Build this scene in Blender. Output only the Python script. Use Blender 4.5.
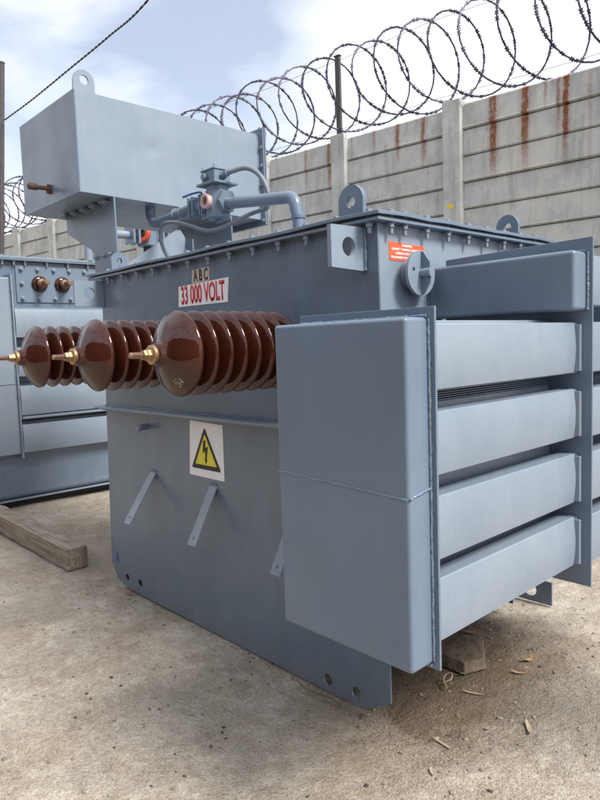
import bpy, bmesh, math, random
from mathutils import Vector, Matrix, noise
from mathutils.geometry import tessellate_polygon
random.seed(7)
S = bpy.context.scene
for o in list(bpy.data.objects): bpy.data.objects.remove(o)
COL = S.collection
V = Vector

# ------------------------------------------------------------ camera
CAM = V((1.48334, -1.76836, 1.40067))
F = V((-0.730265, 0.677749, -0.085845)); R = V((0.682022, 0.730529, -0.034264)); U = V((-0.03949, 0.08357, 0.995719))
cd = bpy.data.cameras.new('camera'); cam = bpy.data.objects.new('camera', cd); COL.objects.link(cam)
cam.matrix_world = Matrix(((R.x, U.x, -F.x, CAM.x), (R.y, U.y, -F.y, CAM.y), (R.z, U.z, -F.z, CAM.z), (0, 0, 0, 1)))
cd.sensor_fit = 'VERTICAL'; cd.sensor_height = 36; cd.lens = 36 * 651.09 / 800
cd.clip_start = 0.02; cd.clip_end = 1000
S.camera = cam

# ------------------------------------------------------------ world, sun, exposure
SUN_EL, SUN_AZ = math.radians(48), math.radians(12)      # azimuth measured from +X towards +Y
sd = V((math.cos(SUN_EL) * math.cos(SUN_AZ), math.cos(SUN_EL) * math.sin(SUN_AZ), math.sin(SUN_EL)))
W = bpy.data.worlds.new('World'); S.world = W; W.use_nodes = True
nt = W.node_tree; nt.nodes.clear()
def N(t, kind, **kw):
    n = t.nodes.new(kind)
    for k, v in kw.items():
        if k.startswith('i_'): n.inputs[k[2:].replace('_', ' ')].default_value = v
        else: setattr(n, k, v)
    return n
out = N(nt, 'ShaderNodeOutputWorld'); bg = N(nt, 'ShaderNodeBackground'); bg.inputs['Strength'].default_value = 0.12
sky = N(nt, 'ShaderNodeTexSky', sky_type='NISHITA', sun_disc=False, sun_elevation=SUN_EL, sun_rotation=math.radians(90) - SUN_AZ,
        air_density=1.0, dust_density=1.2, ozone_density=1.0)
tc = N(nt, 'ShaderNodeTexCoord')
mp = N(nt, 'ShaderNodeMapping'); mp.inputs['Scale'].default_value = (1, 1, 1.9); mp.inputs['Location'].default_value = (2.1, 4.4, 0.35)
n1 = N(nt, 'ShaderNodeTexNoise', i_Scale=2.6, i_Detail=9.0, i_Roughness=0.52, i_Distortion=0.15)
n2 = N(nt, 'ShaderNodeTexNoise', i_Scale=4.5, i_Detail=8.0, i_Roughness=0.6)
r1 = N(nt, 'ShaderNodeValToRGB'); r1.color_ramp.elements[0].position = 0.33; r1.color_ramp.elements[1].position = 0.56
r1.color_ramp.elements[0].color = (0.32, 0.32, 0.32, 1)
r2 = N(nt, 'ShaderNodeValToRGB'); r2.color_ramp.elements[0].position = 0.3; r2.color_ramp.elements[1].position = 0.68
r2.color_ramp.elements[0].color = (7.0, 7.25, 7.9, 1); r2.color_ramp.elements[1].color = (7.5, 7.7, 8.2, 1)
lk = nt.links.new
lk(tc.outputs['Generated'], mp.inputs['Vector']); lk(mp.outputs['Vector'], n1.inputs['Vector']); lk(mp.outputs['Vector'], n2.inputs['Vector'])
lk(n1.outputs['Fac'], r1.inputs['Fac']); lk(n2.outputs['Fac'], r2.inputs['Fac'])
# a higher, clearer gap in the cloud to the west of the yard: lower cloud cover there
dt = N(nt, 'ShaderNodeVectorMath', operation='DOT_PRODUCT'); dt.inputs[1].default_value = V((-0.86, 0.30, 0.46)).normalized()
lk(tc.outputs['Generated'], dt.inputs[0])
gp = N(nt, 'ShaderNodeMapRange'); gp.inputs['From Min'].default_value = 0.90; gp.inputs['From Max'].default_value = 1.0
gp.inputs['To Min'].default_value = 0.10; gp.inputs['To Max'].default_value = -0.12
lk(dt.outputs['Value'], gp.inputs['Value'])
ad = N(nt, 'ShaderNodeMath', operation='ADD'); lk(n1.outputs['Fac'], ad.inputs[0]); lk(gp.outputs[0], ad.inputs[1]); 
# the cloud thins out to blue sky on the side of the yard behind the camera
sp_ = N(nt, 'ShaderNodeSeparateXYZ'); lk(tc.outputs['Generated'], sp_.inputs[0])
th = N(nt, 'ShaderNodeMapRange'); th.inputs['From Min'].default_value = 0.15; th.inputs['From Max'].default_value = -0.55
th.inputs['To Min'].default_value = 0.0; th.inputs['To Max'].default_value = -0.10; lk(sp_.outputs['Y'], th.inputs['Value'])
ad2 = N(nt, 'ShaderNodeMath', operation='ADD'); lk(ad.outputs[0], ad2.inputs[0]); lk(th.outputs[0], ad2.inputs[1]); lk(ad2.outputs[0], r1.inputs['Fac'])
mx = N(nt, 'ShaderNodeMix', data_type='RGBA')
lk(r1.outputs['Color'], mx.inputs['Factor']); lk(sky.outputs[0], mx.inputs[6]); lk(r2.outputs['Color'], mx.inputs[7])
lk(mx.outputs[2], bg.inputs['Color']); lk(bg.outputs[0], out.inputs[0])
sl = bpy.data.lights.new('sun', 'SUN'); sl.energy = 3.8; sl.angle = math.radians(20); sl.color = (1, 0.97, 0.93)
so = bpy.data.objects.new('sun', sl); COL.objects.link(so); so.rotation_euler = (-sd).to_track_quat('-Z', 'Y').to_euler()
S.view_settings.view_transform = 'Standard'; S.view_settings.look = 'None'; S.view_settings.gamma = 1
S.view_settings.use_curve_mapping = False; S.view_settings.exposure = 0.54

# ------------------------------------------------------------ materials
def mat(name, base, rough=0.5, metal=0.0, vary=0.0, vscale=6, bump=0.0, bscale=200, bump2=0.0, b2scale=5, col2=None, c2scale=3,
        c2lo=0.45, c2hi=0.65, coat=0.0, rvary=0.0, coat_rough=0.1, runs=0.0, dirt=0.0, chips=0.0):
    m = bpy.data.materials.new(name); m.use_nodes = True; t = m.node_tree; b = t.nodes['Principled BSDF']
    b.inputs['Base Color'].default_value = (*base, 1); b.inputs['Roughness'].default_value = rough; b.inputs['Metallic'].default_value = metal
    b.inputs['Coat Weight'].default_value = coat; b.inputs['Coat Roughness'].default_value = coat_rough
    g = N(t, 'ShaderNodeNewGeometry'); L = t.links.new
    src = None
    if vary or col2:
        nz = N(t, 'ShaderNodeTexNoise', i_Scale=vscale, i_Detail=6.0, i_Roughness=0.65); L(g.outputs['Position'], nz.inputs['Vector'])
        rp = N(t, 'ShaderNodeValToRGB'); e = rp.color_ramp.elements
        e[0].position = 0.3; e[1].position = 0.7
        e[0].color = (*[c * (1 - vary) for c in base], 1); e[1].color = (*[min(1, c * (1 + vary)) for c in base], 1)
        L(nz.outputs['Fac'], rp.inputs['Fac']); src = rp.outputs['Color']
        if col2:
            nz2 = N(t, 'ShaderNodeTexNoise', i_Scale=c2scale, i_Detail=8.0, i_Roughness=0.7); L(g.outputs['Position'], nz2.inputs['Vector'])
            mr = N(t, 'ShaderNodeMapRange'); mr.inputs['From Min'].default_value = c2lo; mr.inputs['From Max'].default_value = c2hi
            L(nz2.outputs['Fac'], mr.inputs['Value'])
            mm = N(t, 'ShaderNodeMix', data_type='RGBA'); mm.inputs[7].default_value = (*col2, 1)
            L(mr.outputs[0], mm.inputs['Factor']); L(src, mm.inputs[6]); src = mm.outputs[2]
        def over(fac, colr, s0):
            mm = N(t, 'ShaderNodeMix', data_type='RGBA'); mm.inputs[7].default_value = (*colr, 1); L(fac, mm.inputs['Factor']); L(s0, mm.inputs[6]); return mm.outputs[2]
        def mrange(x, lo, hi, a, b2):
            q = N(t, 'ShaderNodeMapRange'); q.inputs['From Min'].default_value = lo; q.inputs['From Max'].default_value = hi
            q.inputs['To Min'].default_value = a; q.inputs['To Max'].default_value = b2; L(x, q.inputs['Value']); return q.outputs[0]
        if runs:   # rain runs and dust drawn down the sheet
            mpv = N(t, 'ShaderNodeMapping'); mpv.inputs['Scale'].default_value = (14, 14, .9); L(g.outputs['Position'], mpv.inputs[0])
            nr_ = N(t, 'ShaderNodeTexNoise', i_Scale=1.0, i_Detail=7.0, i_Roughness=.7); L(mpv.outputs[0], nr_.inputs['Vector'])
            src = over(mrange(nr_.outputs['Fac'], .52, .74, 0, runs), [min(1, c * 1.45 + .03) for c in base], src)
            src = over(mrange(nr_.outputs['Fac'], .44, .28, 0, runs * .8), [c * .68 for c in base], src)
        if chips:
            nc = N(t, 'ShaderNodeTexNoise', i_Scale=38.0, i_Detail=4.0, i_Roughness=.6); L(g.outputs['Position'], nc.inputs['Vector'])
            src = over(mrange(nc.outputs['Fac'], .735, .76, 0, chips), (.07, .05, .04), src)
        if dirt:   # mud and dust splashed up the bottom of the sheet
            sx_ = N(t, 'ShaderNodeSeparateXYZ'); L(g.outputs['Position'], sx_.inputs[0])
            nd = N(t, 'ShaderNodeTexNoise', i_Scale=9.0, i_Detail=8.0, i_Roughness=.75); L(g.outputs['Position'], nd.inputs['Vector'])
            ma = N(t, 'ShaderNodeMath', operation='MULTIPLY_ADD'); L(nd.outputs['Fac'], ma.inputs[0]); ma.inputs[1].default_value = -.42; L(sx_.outputs['Z'], ma.inputs[2])
            src = over(mrange(ma.outputs[0], -.04, -.24, 0, dirt), (.25, .20, .15), src)
        L(src, b.inputs['Base Color'])
    if rvary:
        nr = N(t, 'ShaderNodeTexNoise', i_Scale=4.0, i_Detail=5.0); L(g.outputs['Position'], nr.inputs['Vector'])
        mr = N(t, 'ShaderNodeMapRange'); mr.inputs['From Min'].default_value = .3; mr.inputs['From Max'].default_value = .7
        mr.inputs['To Min'].default_value = rough - rvary; mr.inputs['To Max'].default_value = rough + rvary
        L(nr.outputs['Fac'], mr.inputs['Value']); L(mr.outputs[0], b.inputs['Roughness'])
    nrm = None
    for st, sc, dist in ((bump2, b2scale, 0.02), (bump, bscale, 0.002)):
        if st:
            nb = N(t, 'ShaderNodeTexNoise', i_Scale=sc, i_Detail=3.0); L(g.outputs['Position'], nb.inputs['Vector'])
            bp = N(t, 'ShaderNodeBump', i_Strength=st, i_Distance=dist); L(nb.outputs['Fac'], bp.inputs['Height'])
            if nrm: L(nrm, bp.inputs['Normal'])
            nrm = bp.outputs['Normal']
    if nrm: L(nrm, b.inputs['Normal'])
    return m
PAINT = mat('grey_blue_enamel', (0.132, 0.178, 0.240), 0.32, runs=.16, chips=.7, vary=0.10, vscale=2.2, bump=0.32, bscale=170, bump2=0.10, b2scale=4.5,
            col2=(0.15, 0.19, 0.245), c2scale=1.3, rvary=0.09)
PAINT_D = mat('grey_blue_enamel_worn', (0.130, 0.172, 0.226), 0.25, runs=.22, chips=.8, dirt=.16, vary=0.12, vscale=3.0, bump=0.12, bscale=150, bump2=0.12, b2scale=3.5,
              col2=(0.115, 0.152, 0.20), c2scale=2.2, rvary=0.08)
PAINT_L = mat('grey_blue_enamel_lit', (0.20, 0.245, 0.30), 0.34, runs=.16, chips=.6, vary=0.06, vscale=3, bump=0.2, bscale=160, bump2=0.12, b2scale=3.5,
              col2=(0.235, 0.275, 0.315), c2scale=1.6, rvary=0.08)  # lighter copy of the enamel, brightness of lit faces put into its colour
WELD = mat('painted_weld', (0.135, 0.182, 0.245), 0.36, bump=0.4, bscale=90, bump2=0.4, b2scale=60)
BOLT = mat('painted_bolt', (0.19, 0.225, 0.28), 0.45, vary=0.15, vscale=40)
GASKET_SHADE = mat('dark_gasket_and_shade', (0.03, 0.03, 0.035), 0.7)  # gasket rubber, also the black that stands in for shade
PORC = mat('brown_porcelain', (0.045, 0.011, 0.006), 0.045, coat=0.0, coat_rough=0.03, vary=0.3, vscale=9, bump2=0.05, b2scale=12)
BRASS = mat('brass', (0.42, 0.29, 0.16), 0.48, 0.9, vary=0.2, vscale=60, bump=0.2, bscale=300)
STEEL = mat('dull_stud_steel', (0.30, 0.20, 0.14), 0.45, 0.8, vary=0.2, vscale=80)
RUSTM = mat('rusty_steel', (0.10, 0.055, 0.035), 0.85, 0.2, vary=0.4, vscale=40, bump=0.8, bscale=120)
WHITE = mat('white_sticker', (0.80, 0.80, 0.83), 0.34, vary=0.07, vscale=14, bump2=.25, b2scale=18, runs=.06)
CREAM = mat('tan_sticker', (0.46, 0.40, 0.34), 0.55, vary=0.10, vscale=30)
BLACK = mat('black_print', (0.015, 0.014, 0.014), 0.5)
PRINTBR = mat('dark_brown_print', (0.03, 0.018, 0.014), 0.5)
RED = mat('red_print', (0.55, 0.015, 0.03), 0.45)
YEL = mat('yellow_print', (0.75, 0.66, 0.03), 0.45, vary=0.05, vscale=20)
ORG = mat('orange_red_sticker', (0.72, 0.10, 0.03), 0.5, vary=0.08, vscale=40)
PINK = mat('faded_pink_ring', (0.52, 0.34, 0.33), 0.5, vary=0.1, vscale=60)
ORR = mat('orange_ring', (0.50, 0.075, 0.035), 0.4)
GLASS = mat('dirty_sight_glass', (0.09, 0.07, 0.055), 0.12, coat=0.6, vary=0.5, vscale=60)
TARN = mat('tarnished_brass', (0.22, 0.14, 0.085), .55, .6, vary=.3, vscale=50)
BLUE = mat('blue_paint', (0.04, 0.09, 0.27), 0.45)
HOSE = mat('grey_conduit', (0.16, 0.185, 0.21), 0.5)
WIRE = mat('weathered_razor_wire', (0.055, 0.05, 0.075), 0.5, 0.6, vary=0.3, vscale=20)
BROWNP = mat('brown_fence_post', (0.07, 0.06, 0.062), 0.7, vary=0.3, vscale=25, bump=.4, bscale=80)
CABLE = mat('black_cable', (0.02, 0.02, 0.028), 0.55)
STONE = mat('brown_stone', (0.15, 0.11, 0.08), 0.9, vary=0.35, vscale=25, bump=1.0, bscale=90, bump2=.6, b2scale=20)
LEAF = mat('dry_leaf', (0.34, 0.21, 0.11), 0.75, vary=0.3, vscale=50)
LEAFG = mat('bleached_leaf', (0.36, 0.29, 0.20), 0.75, vary=0.25, vscale=60)
TERRA = mat('terracotta', (0.36, 0.16, 0.09), 0.8, vary=0.2, vscale=80)
PEB = mat('pebble', (0.23, 0.195, 0.155), 0.9, vary=0.5, vscale=30, bump=.5, bscale=150)
PEBD = mat('dark_pebble', (0.07, 0.055, 0.045), 0.9, vary=0.5, vscale=30)

def ground_mat():
    m = bpy.data.materials.new('worn_concrete_ground'); m.use_nodes = True; t = m.node_tree; b = t.nodes['Principled BSDF']; L = t.links.new
    b.inputs['Roughness'].default_value = 0.93; b.inputs['Specular IOR Level'].default_value = 0.2
    g = N(t, 'ShaderNodeNewGeometry')
    def nz(s, d=8, r=.65, dist=0.0):
        n = N(t, 'ShaderNodeTexNoise', i_Scale=s, i_Detail=float(d), i_Roughness=r, i_Distortion=dist); L(g.outputs['Position'], n.inputs['Vector']); return n.outputs['Fac']
    def ramp(src, stops):
        r = N(t, 'ShaderNodeValToRGB'); e = r.color_ramp.elements
        while len(e) < len(stops): e.new(0.5)
        for k, (p, c) in enumerate(stops): e[k].position = p; e[k].color = (*c, 1)
        L(src, r.inputs['Fac']); return r.outputs['Color']
    def mix(f, a, b_, mode='MIX'):
        x = N(t, 'ShaderNodeMix', data_type='RGBA', blend_type=mode)
        if hasattr(f, 'default_value') or not isinstance(f, float): L(f, x.inputs['Factor'])
        else: x.inputs['Factor'].default_value = f
        for s, i in ((a, 6), (b_, 7)):
            if isinstance(s, tuple): x.inputs[i].default_value = (*s, 1)
            else: L(s, x.inputs[i])
        return x.outputs[2]
    def rng(src, lo, hi, a=0.0, b_=1.0):
        r = N(t, 'ShaderNodeMapRange'); r.inputs['From Min'].default_value = lo; r.inputs['From Max'].default_value = hi
        r.inputs['To Min'].default_value = a; r.inputs['To Max'].default_value = b_; L(src, r.inputs['Value']); return r.outputs[0]
    base = ramp(nz(2.2, 10, .72, .3), [(0.30, (0.23, 0.19, 0.15)), (0.50, (0.42, 0.362, 0.295)), (0.70, (0.52, 0.47, 0.40))])
    mid = ramp(nz(17, 8, .75), [(0.30, (0.25, 0.20, 0.155)), (0.50, (0.41, 0.355, 0.288)), (0.68, (0.60, 0.545, 0.465))])
    c = mix(0.55, base, mid)
    # grey soot and brown soil patches, seen as stains in the worn slab
    c = mix(rng(nz(1.1, 6, .6, .5), .50, .68, 0, .38), c, (0.26, 0.24, 0.205))
    c = mix(rng(nz(.8, 7, .65, .8), .54, .64, 0, .6), c, (0.56, 0.52, 0.45))
    c = mix(rng(nz(9, 8, .8, .4), .60, .70, 0, .55), c, (0.60, 0.56, 0.49))
    c = mix(rng(nz(1.7, 7, .7, .2), .50, .68, 0, .65), c, (0.27, 0.19, 0.125))
    # brown soil and grey patches by the tanks, radiator shade painted into the brown
    sp = N(t, 'ShaderNodeSeparateXYZ'); L(g.outputs['Position'], sp.inputs[0])
    w1 = nz(3.5, 7, .7)
    def blob(cx, cy, rx, ry):
        a = N(t, 'ShaderNodeVectorMath', operation='SUBTRACT'); a.inputs[1].default_value = (cx, cy, 0); L(g.outputs['Position'], a.inputs[0])
        s = N(t, 'ShaderNodeVectorMath', operation='MULTIPLY'); s.inputs[1].default_value = (1 / rx, 1 / ry, 0); L(a.outputs[0], s.inputs[0])
        ln = N(t, 'ShaderNodeVectorMath', operation='LENGTH'); L(s.outputs[0], ln.inputs[0])
        ad = N(t, 'ShaderNodeMath', operation='ADD'); L(ln.outputs['Value'], ad.inputs[0]); mm = N(t, 'ShaderNodeMath', operation='MULTIPLY')
        L(w1, mm.inputs[0]); mm.inputs[1].default_value = 1.5; L(mm.outputs[0], ad.inputs[1]); return ad.outputs[0]
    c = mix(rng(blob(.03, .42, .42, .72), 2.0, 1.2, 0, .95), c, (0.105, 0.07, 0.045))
    c = mix(rng(blob(.55, .55, .35, .35), 1.9, 1.1, 0, .75), c, (0.175, 0.16, 0.135))
    c = mix(rng(blob(-2.6, .7, 1.3, .9), 1.9, 1.2, 0, .5), c, (0.20, 0.14, 0.095))
    # fine aggregate
    vo = N(t, 'ShaderNodeTexVoronoi', i_Scale=150.0); L(g.outputs['Position'], vo.inputs['Vector'])
    ag = ramp(vo.outputs['Distance'], [(0.08, (0.55, 0.48, 0.40)), (0.38, (0.28, 0.235, 0.18)), (.62, (.12, .095, .07))])
    c = mix(rng(nz(6, 5), .40, .66, .08, .45), c, ag)
    fine = nz(110, 6, .75)
    c = mix(0.5, c, ramp(fine, [(0.36, (0.22, 0.22, 0.22)), (0.5, (0.5, 0.5, 0.5)), (0.66, (0.82, 0.82, 0.81))]), 'OVERLAY')
    v2 = N(t, 'ShaderNodeTexVoronoi', i_Scale=26.0, i_Randomness=1.0); L(g.outputs['Position'], v2.inputs['Vector'])
    c = mix(rng(v2.outputs['Distance'], .16, .08, 0, .35), c, (0.10, 0.078, 0.058))
    L(c, b.inputs['Base Color'])
    last = None
    for s, st, d in ((2.5, .7, .05), (14, .7, .02), (75, .8, .006)):
        bp = N(t, 'ShaderNodeBump', i_Strength=st, i_Distance=d); L(nz(s, 6), bp.inputs['Height'])
        if last: L(last, bp.inputs['Normal'])
        last = bp.outputs['Normal']
    bp = N(t, 'ShaderNodeBump', i_Strength=.5, i_Distance=.004, invert=True); L(vo.outputs['Distance'], bp.inputs['Height']); L(last, bp.inputs['Normal'])
    L(bp.outputs['Normal'], b.inputs['Normal'])
    return m
GROUND = ground_mat()

def wood_mat():
    m = bpy.data.materials.new('weathered_timber'); m.use_nodes = True; t = m.node_tree; b = t.nodes['Principled BSDF']; L = t.links.new
    b.inputs['Roughness'].default_value = .85
    g = N(t, 'ShaderNodeNewGeometry'); mp_ = N(t, 'ShaderNodeMapping'); mp_.inputs['Scale'].default_value = (1.2, 30, 30); L(g.outputs['Position'], mp_.inputs[0])
    n = N(t, 'ShaderNodeTexNoise', i_Scale=1.6, i_Detail=9.0, i_Roughness=.7, i_Distortion=.6); L(mp_.outputs[0], n.inputs['Vector'])
    r = N(t, 'ShaderNodeValToRGB'); e = r.color_ramp.elements; e.new(.5)
    for k, (p, c) in enumerate([(.3, (.11, .08, .058)), (.5, (.29, .235, .18)), (.7, (.43, .37, .30))]): e[k].position = p; e[k].color = (*c, 1)
    L(n.outputs['Fac'], r.inputs['Fac'])
    n2_ = N(t, 'ShaderNodeTexNoise', i_Scale=9.0, i_Detail=6.0); L(g.outputs['Position'], n2_.inputs['Vector'])
    mr = N(t, 'ShaderNodeMapRange'); mr.inputs['From Min'].default_value = .5; mr.inputs['From Max'].default_value = .7; mr.inputs['To Max'].default_value = .6
    L(n2_.outputs['Fac'], mr.inputs['Value'])
    x = N(t, 'ShaderNodeMix', data_type='RGBA'); x.inputs[7].default_value = (.10, .08, .062, 1); L(mr.outputs[0], x.inputs['Factor']); L(r.outputs[0], x.inputs[6])
    L(x.outputs[2], b.inputs['Base Color'])
    bp = N(t, 'ShaderNodeBump', i_Strength=.7, i_Distance=.01); L(n.outputs['Fac'], bp.inputs['Height']); L(bp.outputs[0], b.inputs['Normal'])
    return m
WOOD = wood_mat()

# the concrete wall frame: s runs along the wall to the left, z up
WP = V((-2.63081, 4.75231, 0)); WD = V((-0.992663, -0.12091, 0)); WN = V((0.12091, -0.992663, 0))
STREAK = [(-.28, .075, 2, 1.0), (-.63, .085, .95, 1.0), (-.84, .035, .45, .55), (-.97, .03, .75, .7), (-1.045, .065, .98, 1.0), (-1.28, .03, 1.3, .3),
          (.57, .055, .72, .85), (.92, .055, .62, .9), (1.25, .03, .5, .6), (1.95, .06, .75, .8), (2.34, .045, .7, .6), (3.6, .05, .6, .5), (-1.9, .06, .8, .8)]
STREAK[0] = (-.28, .085, 1.0, 1.0)
def wall_mat():
    m = bpy.data.materials.new('stained_precast_concrete'); m.use_nodes = True; t = m.node_tree; b = t.nodes['Principled BSDF']; L = t.links.new
    b.inputs['Roughness'].default_value = .92; b.inputs['Specular IOR Level'].default_value = .25
    g = N(t, 'ShaderNodeNewGeometry')
    def nz(s, d=8, r=.65, vec=None):
        n = N(t, 'ShaderNodeTexNoise', i_Scale=s, i_Detail=float(d), i_Roughness=r); L(vec or g.outputs['Position'], n.inputs['Vector']); return n.outputs['Fac']
    def M(op, a, b_=None, c_=None):
        n = N(t, 'ShaderNodeMath', operation=op)
        for i, s in enumerate((a, b_, c_)):
            if s is None: continue
            if isinstance(s, (int, float)): n.inputs[i].default_value = s
            else: L(s, n.inputs[i])
        return n.outputs[0]
    def rng(src, lo, hi, a=0.0, b_=1.0):
        r = N(t, 'ShaderNodeMapRange'); r.inputs['From Min'].default_value = lo; r.inputs['From Max'].default_value = hi
        r.inputs['To Min'].default_value = a; r.inputs['To Max'].default_value = b_; L(src, r.inputs['Value']); return r.outputs[0]
    def mix(f, a, b_):
        x = N(t, 'ShaderNodeMix', data_type='RGBA'); L(f, x.inputs['Factor'])
        if isinstance(a, tuple): x.inputs[6].default_value = (*a, 1)
        else: L(a, x.inputs[6])
        if isinstance(b_, tuple): x.inputs[7].default_value = (*b_, 1)
        else: L(b_, x.inputs[7])
        return x.outputs[2]
    r = N(t, 'ShaderNodeValToRGB'); e = r.color_ramp.elements; e.new(.5)
    for k, (p, c) in enumerate([(.28, (.35, .35, .33)), (.5, (.48, .482, .458)), (.72, (.60, .602, .58))]): e[k].position = p; e[k].color = (*c, 1)
    L(nz(2.6, 10, .7), r.inputs['Fac']); c = r.outputs['Color']
    sv = N(t, 'ShaderNodeVectorMath', operation='SUBTRACT'); sv.inputs[1].default_value = WP; L(g.outputs['Position'], sv.inputs[0])
    sdt = N(t, 'ShaderNodeVectorMath', operation='DOT_PRODUCT'); sdt.inputs[1].default_value = WD; L(sv.outputs[0], sdt.inputs[0]); s_ = sdt.outputs['Value']
    sx = N(t, 'ShaderNodeSeparateXYZ'); L(g.outputs['Position'], sx.inputs[0]); z_ = sx.outputs['Z']
    cx = N(t, 'ShaderNodeCombineXYZ'); L(M('MULTIPLY', s_, 9.0), cx.inputs[0]); L(M('MULTIPLY', z_, 1.1), cx.inputs[1])
    vst = nz(1.0, 7, .7, cx.outputs[0])
    c = mix(rng(vst, .50, .70, 0, .7), c, (.24, .235, .215))                 # vertical run-off grime
    c = mix(rng(nz(1.3, 8, .75), .52, .70, 0, .5), c, (.50, .46, .36))      # ochre weathering
    c = mix(rng(nz(60, 4, .7), .60, .72, 0, .5), c, (.17, .16, .14))        # pits
    wob = M('MULTIPLY', M('SUBTRACT', nz(9, 8, .8), .5), .085)
    s2 = M('ADD', s_, wob)
    for (sc, wd, ln, st) in STREAK:
        d = M('ABSOLUTE', M('SUBTRACT', s2, sc))
        across = rng(d, wd * .62, wd * .30)
        below = M('SUBTRACT', 4.0, z_)
        fall = M('MULTIPLY', rng(M('ADD', below, M('MULTIPLY', vst, .5)), ln * 1.25, ln * .75), rng(nz(16, 6, .8), .32, .5, .45, 1.0))
        halo = rng(d, wd * 1.1, wd * .45, 0, .35)
        mk = M('MULTIPLY', M('MULTIPLY', M('MAXIMUM', across, halo), fall), st)
        c = mix(mk, c, mix(nz(35, 5), (.11, .038, .018), (.31, .115, .05)))
    L(c, b.inputs['Base Color'])
    last = None
    for s, st, dd in ((12, .35, .01), (70, .6, .004)):
        bp = N(t, 'ShaderNodeBump', i_Strength=st, i_Distance=dd); L(nz(s, 6), bp.inputs['Height'])
        if last: L(last, bp.inputs['Normal'])
        last = bp.outputs['Normal']
    L(last, b.inputs['Normal'])
    return m
CONC = wall_mat()

# ------------------------------------------------------------ helpers
def thing(name, label, cat, loc=(0, 0, 0), group=None):
    o = bpy.data.objects.new(name, None); COL.objects.link(o); o.location = loc; o.empty_display_size = .1
    o['label'] = label; o['category'] = cat
    if group: o['group'] = group
    return o
def tag(o, label, cat, group=None):
    o['label'] = label; o['category'] = cat
    if group: o['group'] = group
    return o
def origin(o):
    p = V((0, 0, 0))
    while o is not None: p = p + o.location; o = o.parent
    return p
def obj(name, bm, m, parent=None, bevel=0.0, smooth=False, seg=2, at=None):
    """bm is in world coordinates; the mesh is moved into its parent's frame (all frames are unrotated)."""
    if isinstance(m, (list, tuple)): mats = m
    else: mats = [m]
    me = bpy.data.meshes.new(name); o = bpy.data.objects.new(name, me); COL.objects.link(o)
    off = origin(parent) if parent else V((0, 0, 0))
    loc = V(at) if at else off
    bmesh.ops.translate(bm, verts=bm.verts, vec=-loc); o.location = loc - off
    bmesh.ops.recalc_face_normals(bm, faces=bm.faces)
    if smooth or bevel:
        for f in bm.faces: f.smooth = True
    bm.to_mesh(me); bm.free()
    for x in mats: me.materials.append(x)
    if parent: o.parent = parent
    if bevel:
        b = o.modifiers.new('bevel', 'BEVEL'); b.width = bevel; b.segments = seg; b.limit_method = 'ANGLE'; b.angle_limit = math.radians(35); b.harden_normals = True
    elif smooth:
        try: me.set_sharp_from_angle(angle=math.radians(40))
        except Exception: pass
    return o
def dup(o, vec, parent=None):
    c = o.copy(); COL.objects.link(c); c.location = o.location + V(vec); c.parent = parent if parent else o.parent
    for ch in list(o.children):
        k = ch.copy(); COL.objects.link(k); k.parent = c
        for g in list(ch.children):
            q = g.copy(); COL.objects.link(q); q.parent = k
    return c
def box(bm, x0, x1, y0, y1, z0, z1, mi=0):
    vs = [bm.verts.new((x, y, z)) for x in (x0, x1) for y in (y0, y1) for z in (z0, z1)]
    for q in ((0, 1, 3, 2), (4, 6, 7, 5), (0, 4, 5, 1), (2, 3, 7, 6), (0, 2, 6, 4), (1, 5, 7, 3)):
        f = bm.faces.new([vs[i] for i in q]); f.material_index = mi
    return vs
def B(*a):
    bm = bmesh.new(); box(bm, *a); return bm
def frame(ax):
    ax = V(ax).normalized(); h = V((0, 0, 1)) if abs(ax.z) < .9 else V((0, 1, 0))
    u = h.cross(ax).normalized(); v = ax.cross(u); return ax, u, v
def lathe(bm, o, ax, prof, seg=32, mi=0, phase=0.0):
    ax, u, v = frame(ax); o = V(o); rings = []
    for t, r in prof:
        if r < 1e-5: rings.append([bm.verts.new(o + ax * t)])
        else: rings.append([bm.verts.new(o + ax * t + (u * math.cos(a) + v * math.sin(a)) * r) for a in [phase + 2 * math.pi * k / seg for k in range(seg)]])
    for A, Bq in zip(rings, rings[1:]):
        for k in range(seg):
            a, b_ = A[k % len(A)], A[(k + 1) % len(A)]; c, d = Bq[k % len(Bq)], Bq[(k + 1) % len(Bq)]
            vs = [];
            for q in (a, b_, d, c):
                if q not in vs: vs.append(q)
            if len(vs) >= 3:
                f = bm.faces.new(vs); f.material_index = mi
    return bm
def cyl(bm, p0, p1, r, seg=20, r1=None, mi=0):
    p0, p1 = V(p0), V(p1); L_ = (p1 - p0).length; r1 = r if r1 is None else r1
    return lathe(bm, p0, p1 - p0, [(0, 0), (0, r), (L_, r1), (L_, 0)], seg, mi)
def hexn(bm, p, ax, r, h, mi=0): return lathe(bm, p, ax, [(0, 0), (0, r), (h, r), (h, 0)], 6, mi)
def tube(bm, pts, r, seg=10, rad=None, caps=True, mi=0):
    pts = [V(p) for p in pts]; n = len(pts); prev = None; rings = []
    for i, p in enumerate(pts):
        d = (pts[min(i + 1, n - 1)] - pts[max(i - 1, 0)]).normalized()
        if prev is None: _, u, v = frame(d)
        else:
            u = (prev - d * prev.dot(d)).normalized(); v = d.cross(u)
        prev = u; rr = rad[i] if rad else r
        rings.append([bm.verts.new(p + (u * math.cos(a) + v * math.sin(a)) * rr) for a in [2 * math.pi * k / seg for k in range(seg)]])
    for A, Bq in zip(rings, rings[1:]):
        for k in range(seg):
            f = bm.faces.new((A[k], A[(k + 1) % seg], Bq[(k + 1) % seg], Bq[k])); f.material_index = mi
    if caps: bm.faces.new(rings[0][::-1]); bm.faces.new(rings[-1])
    return bm
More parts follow.
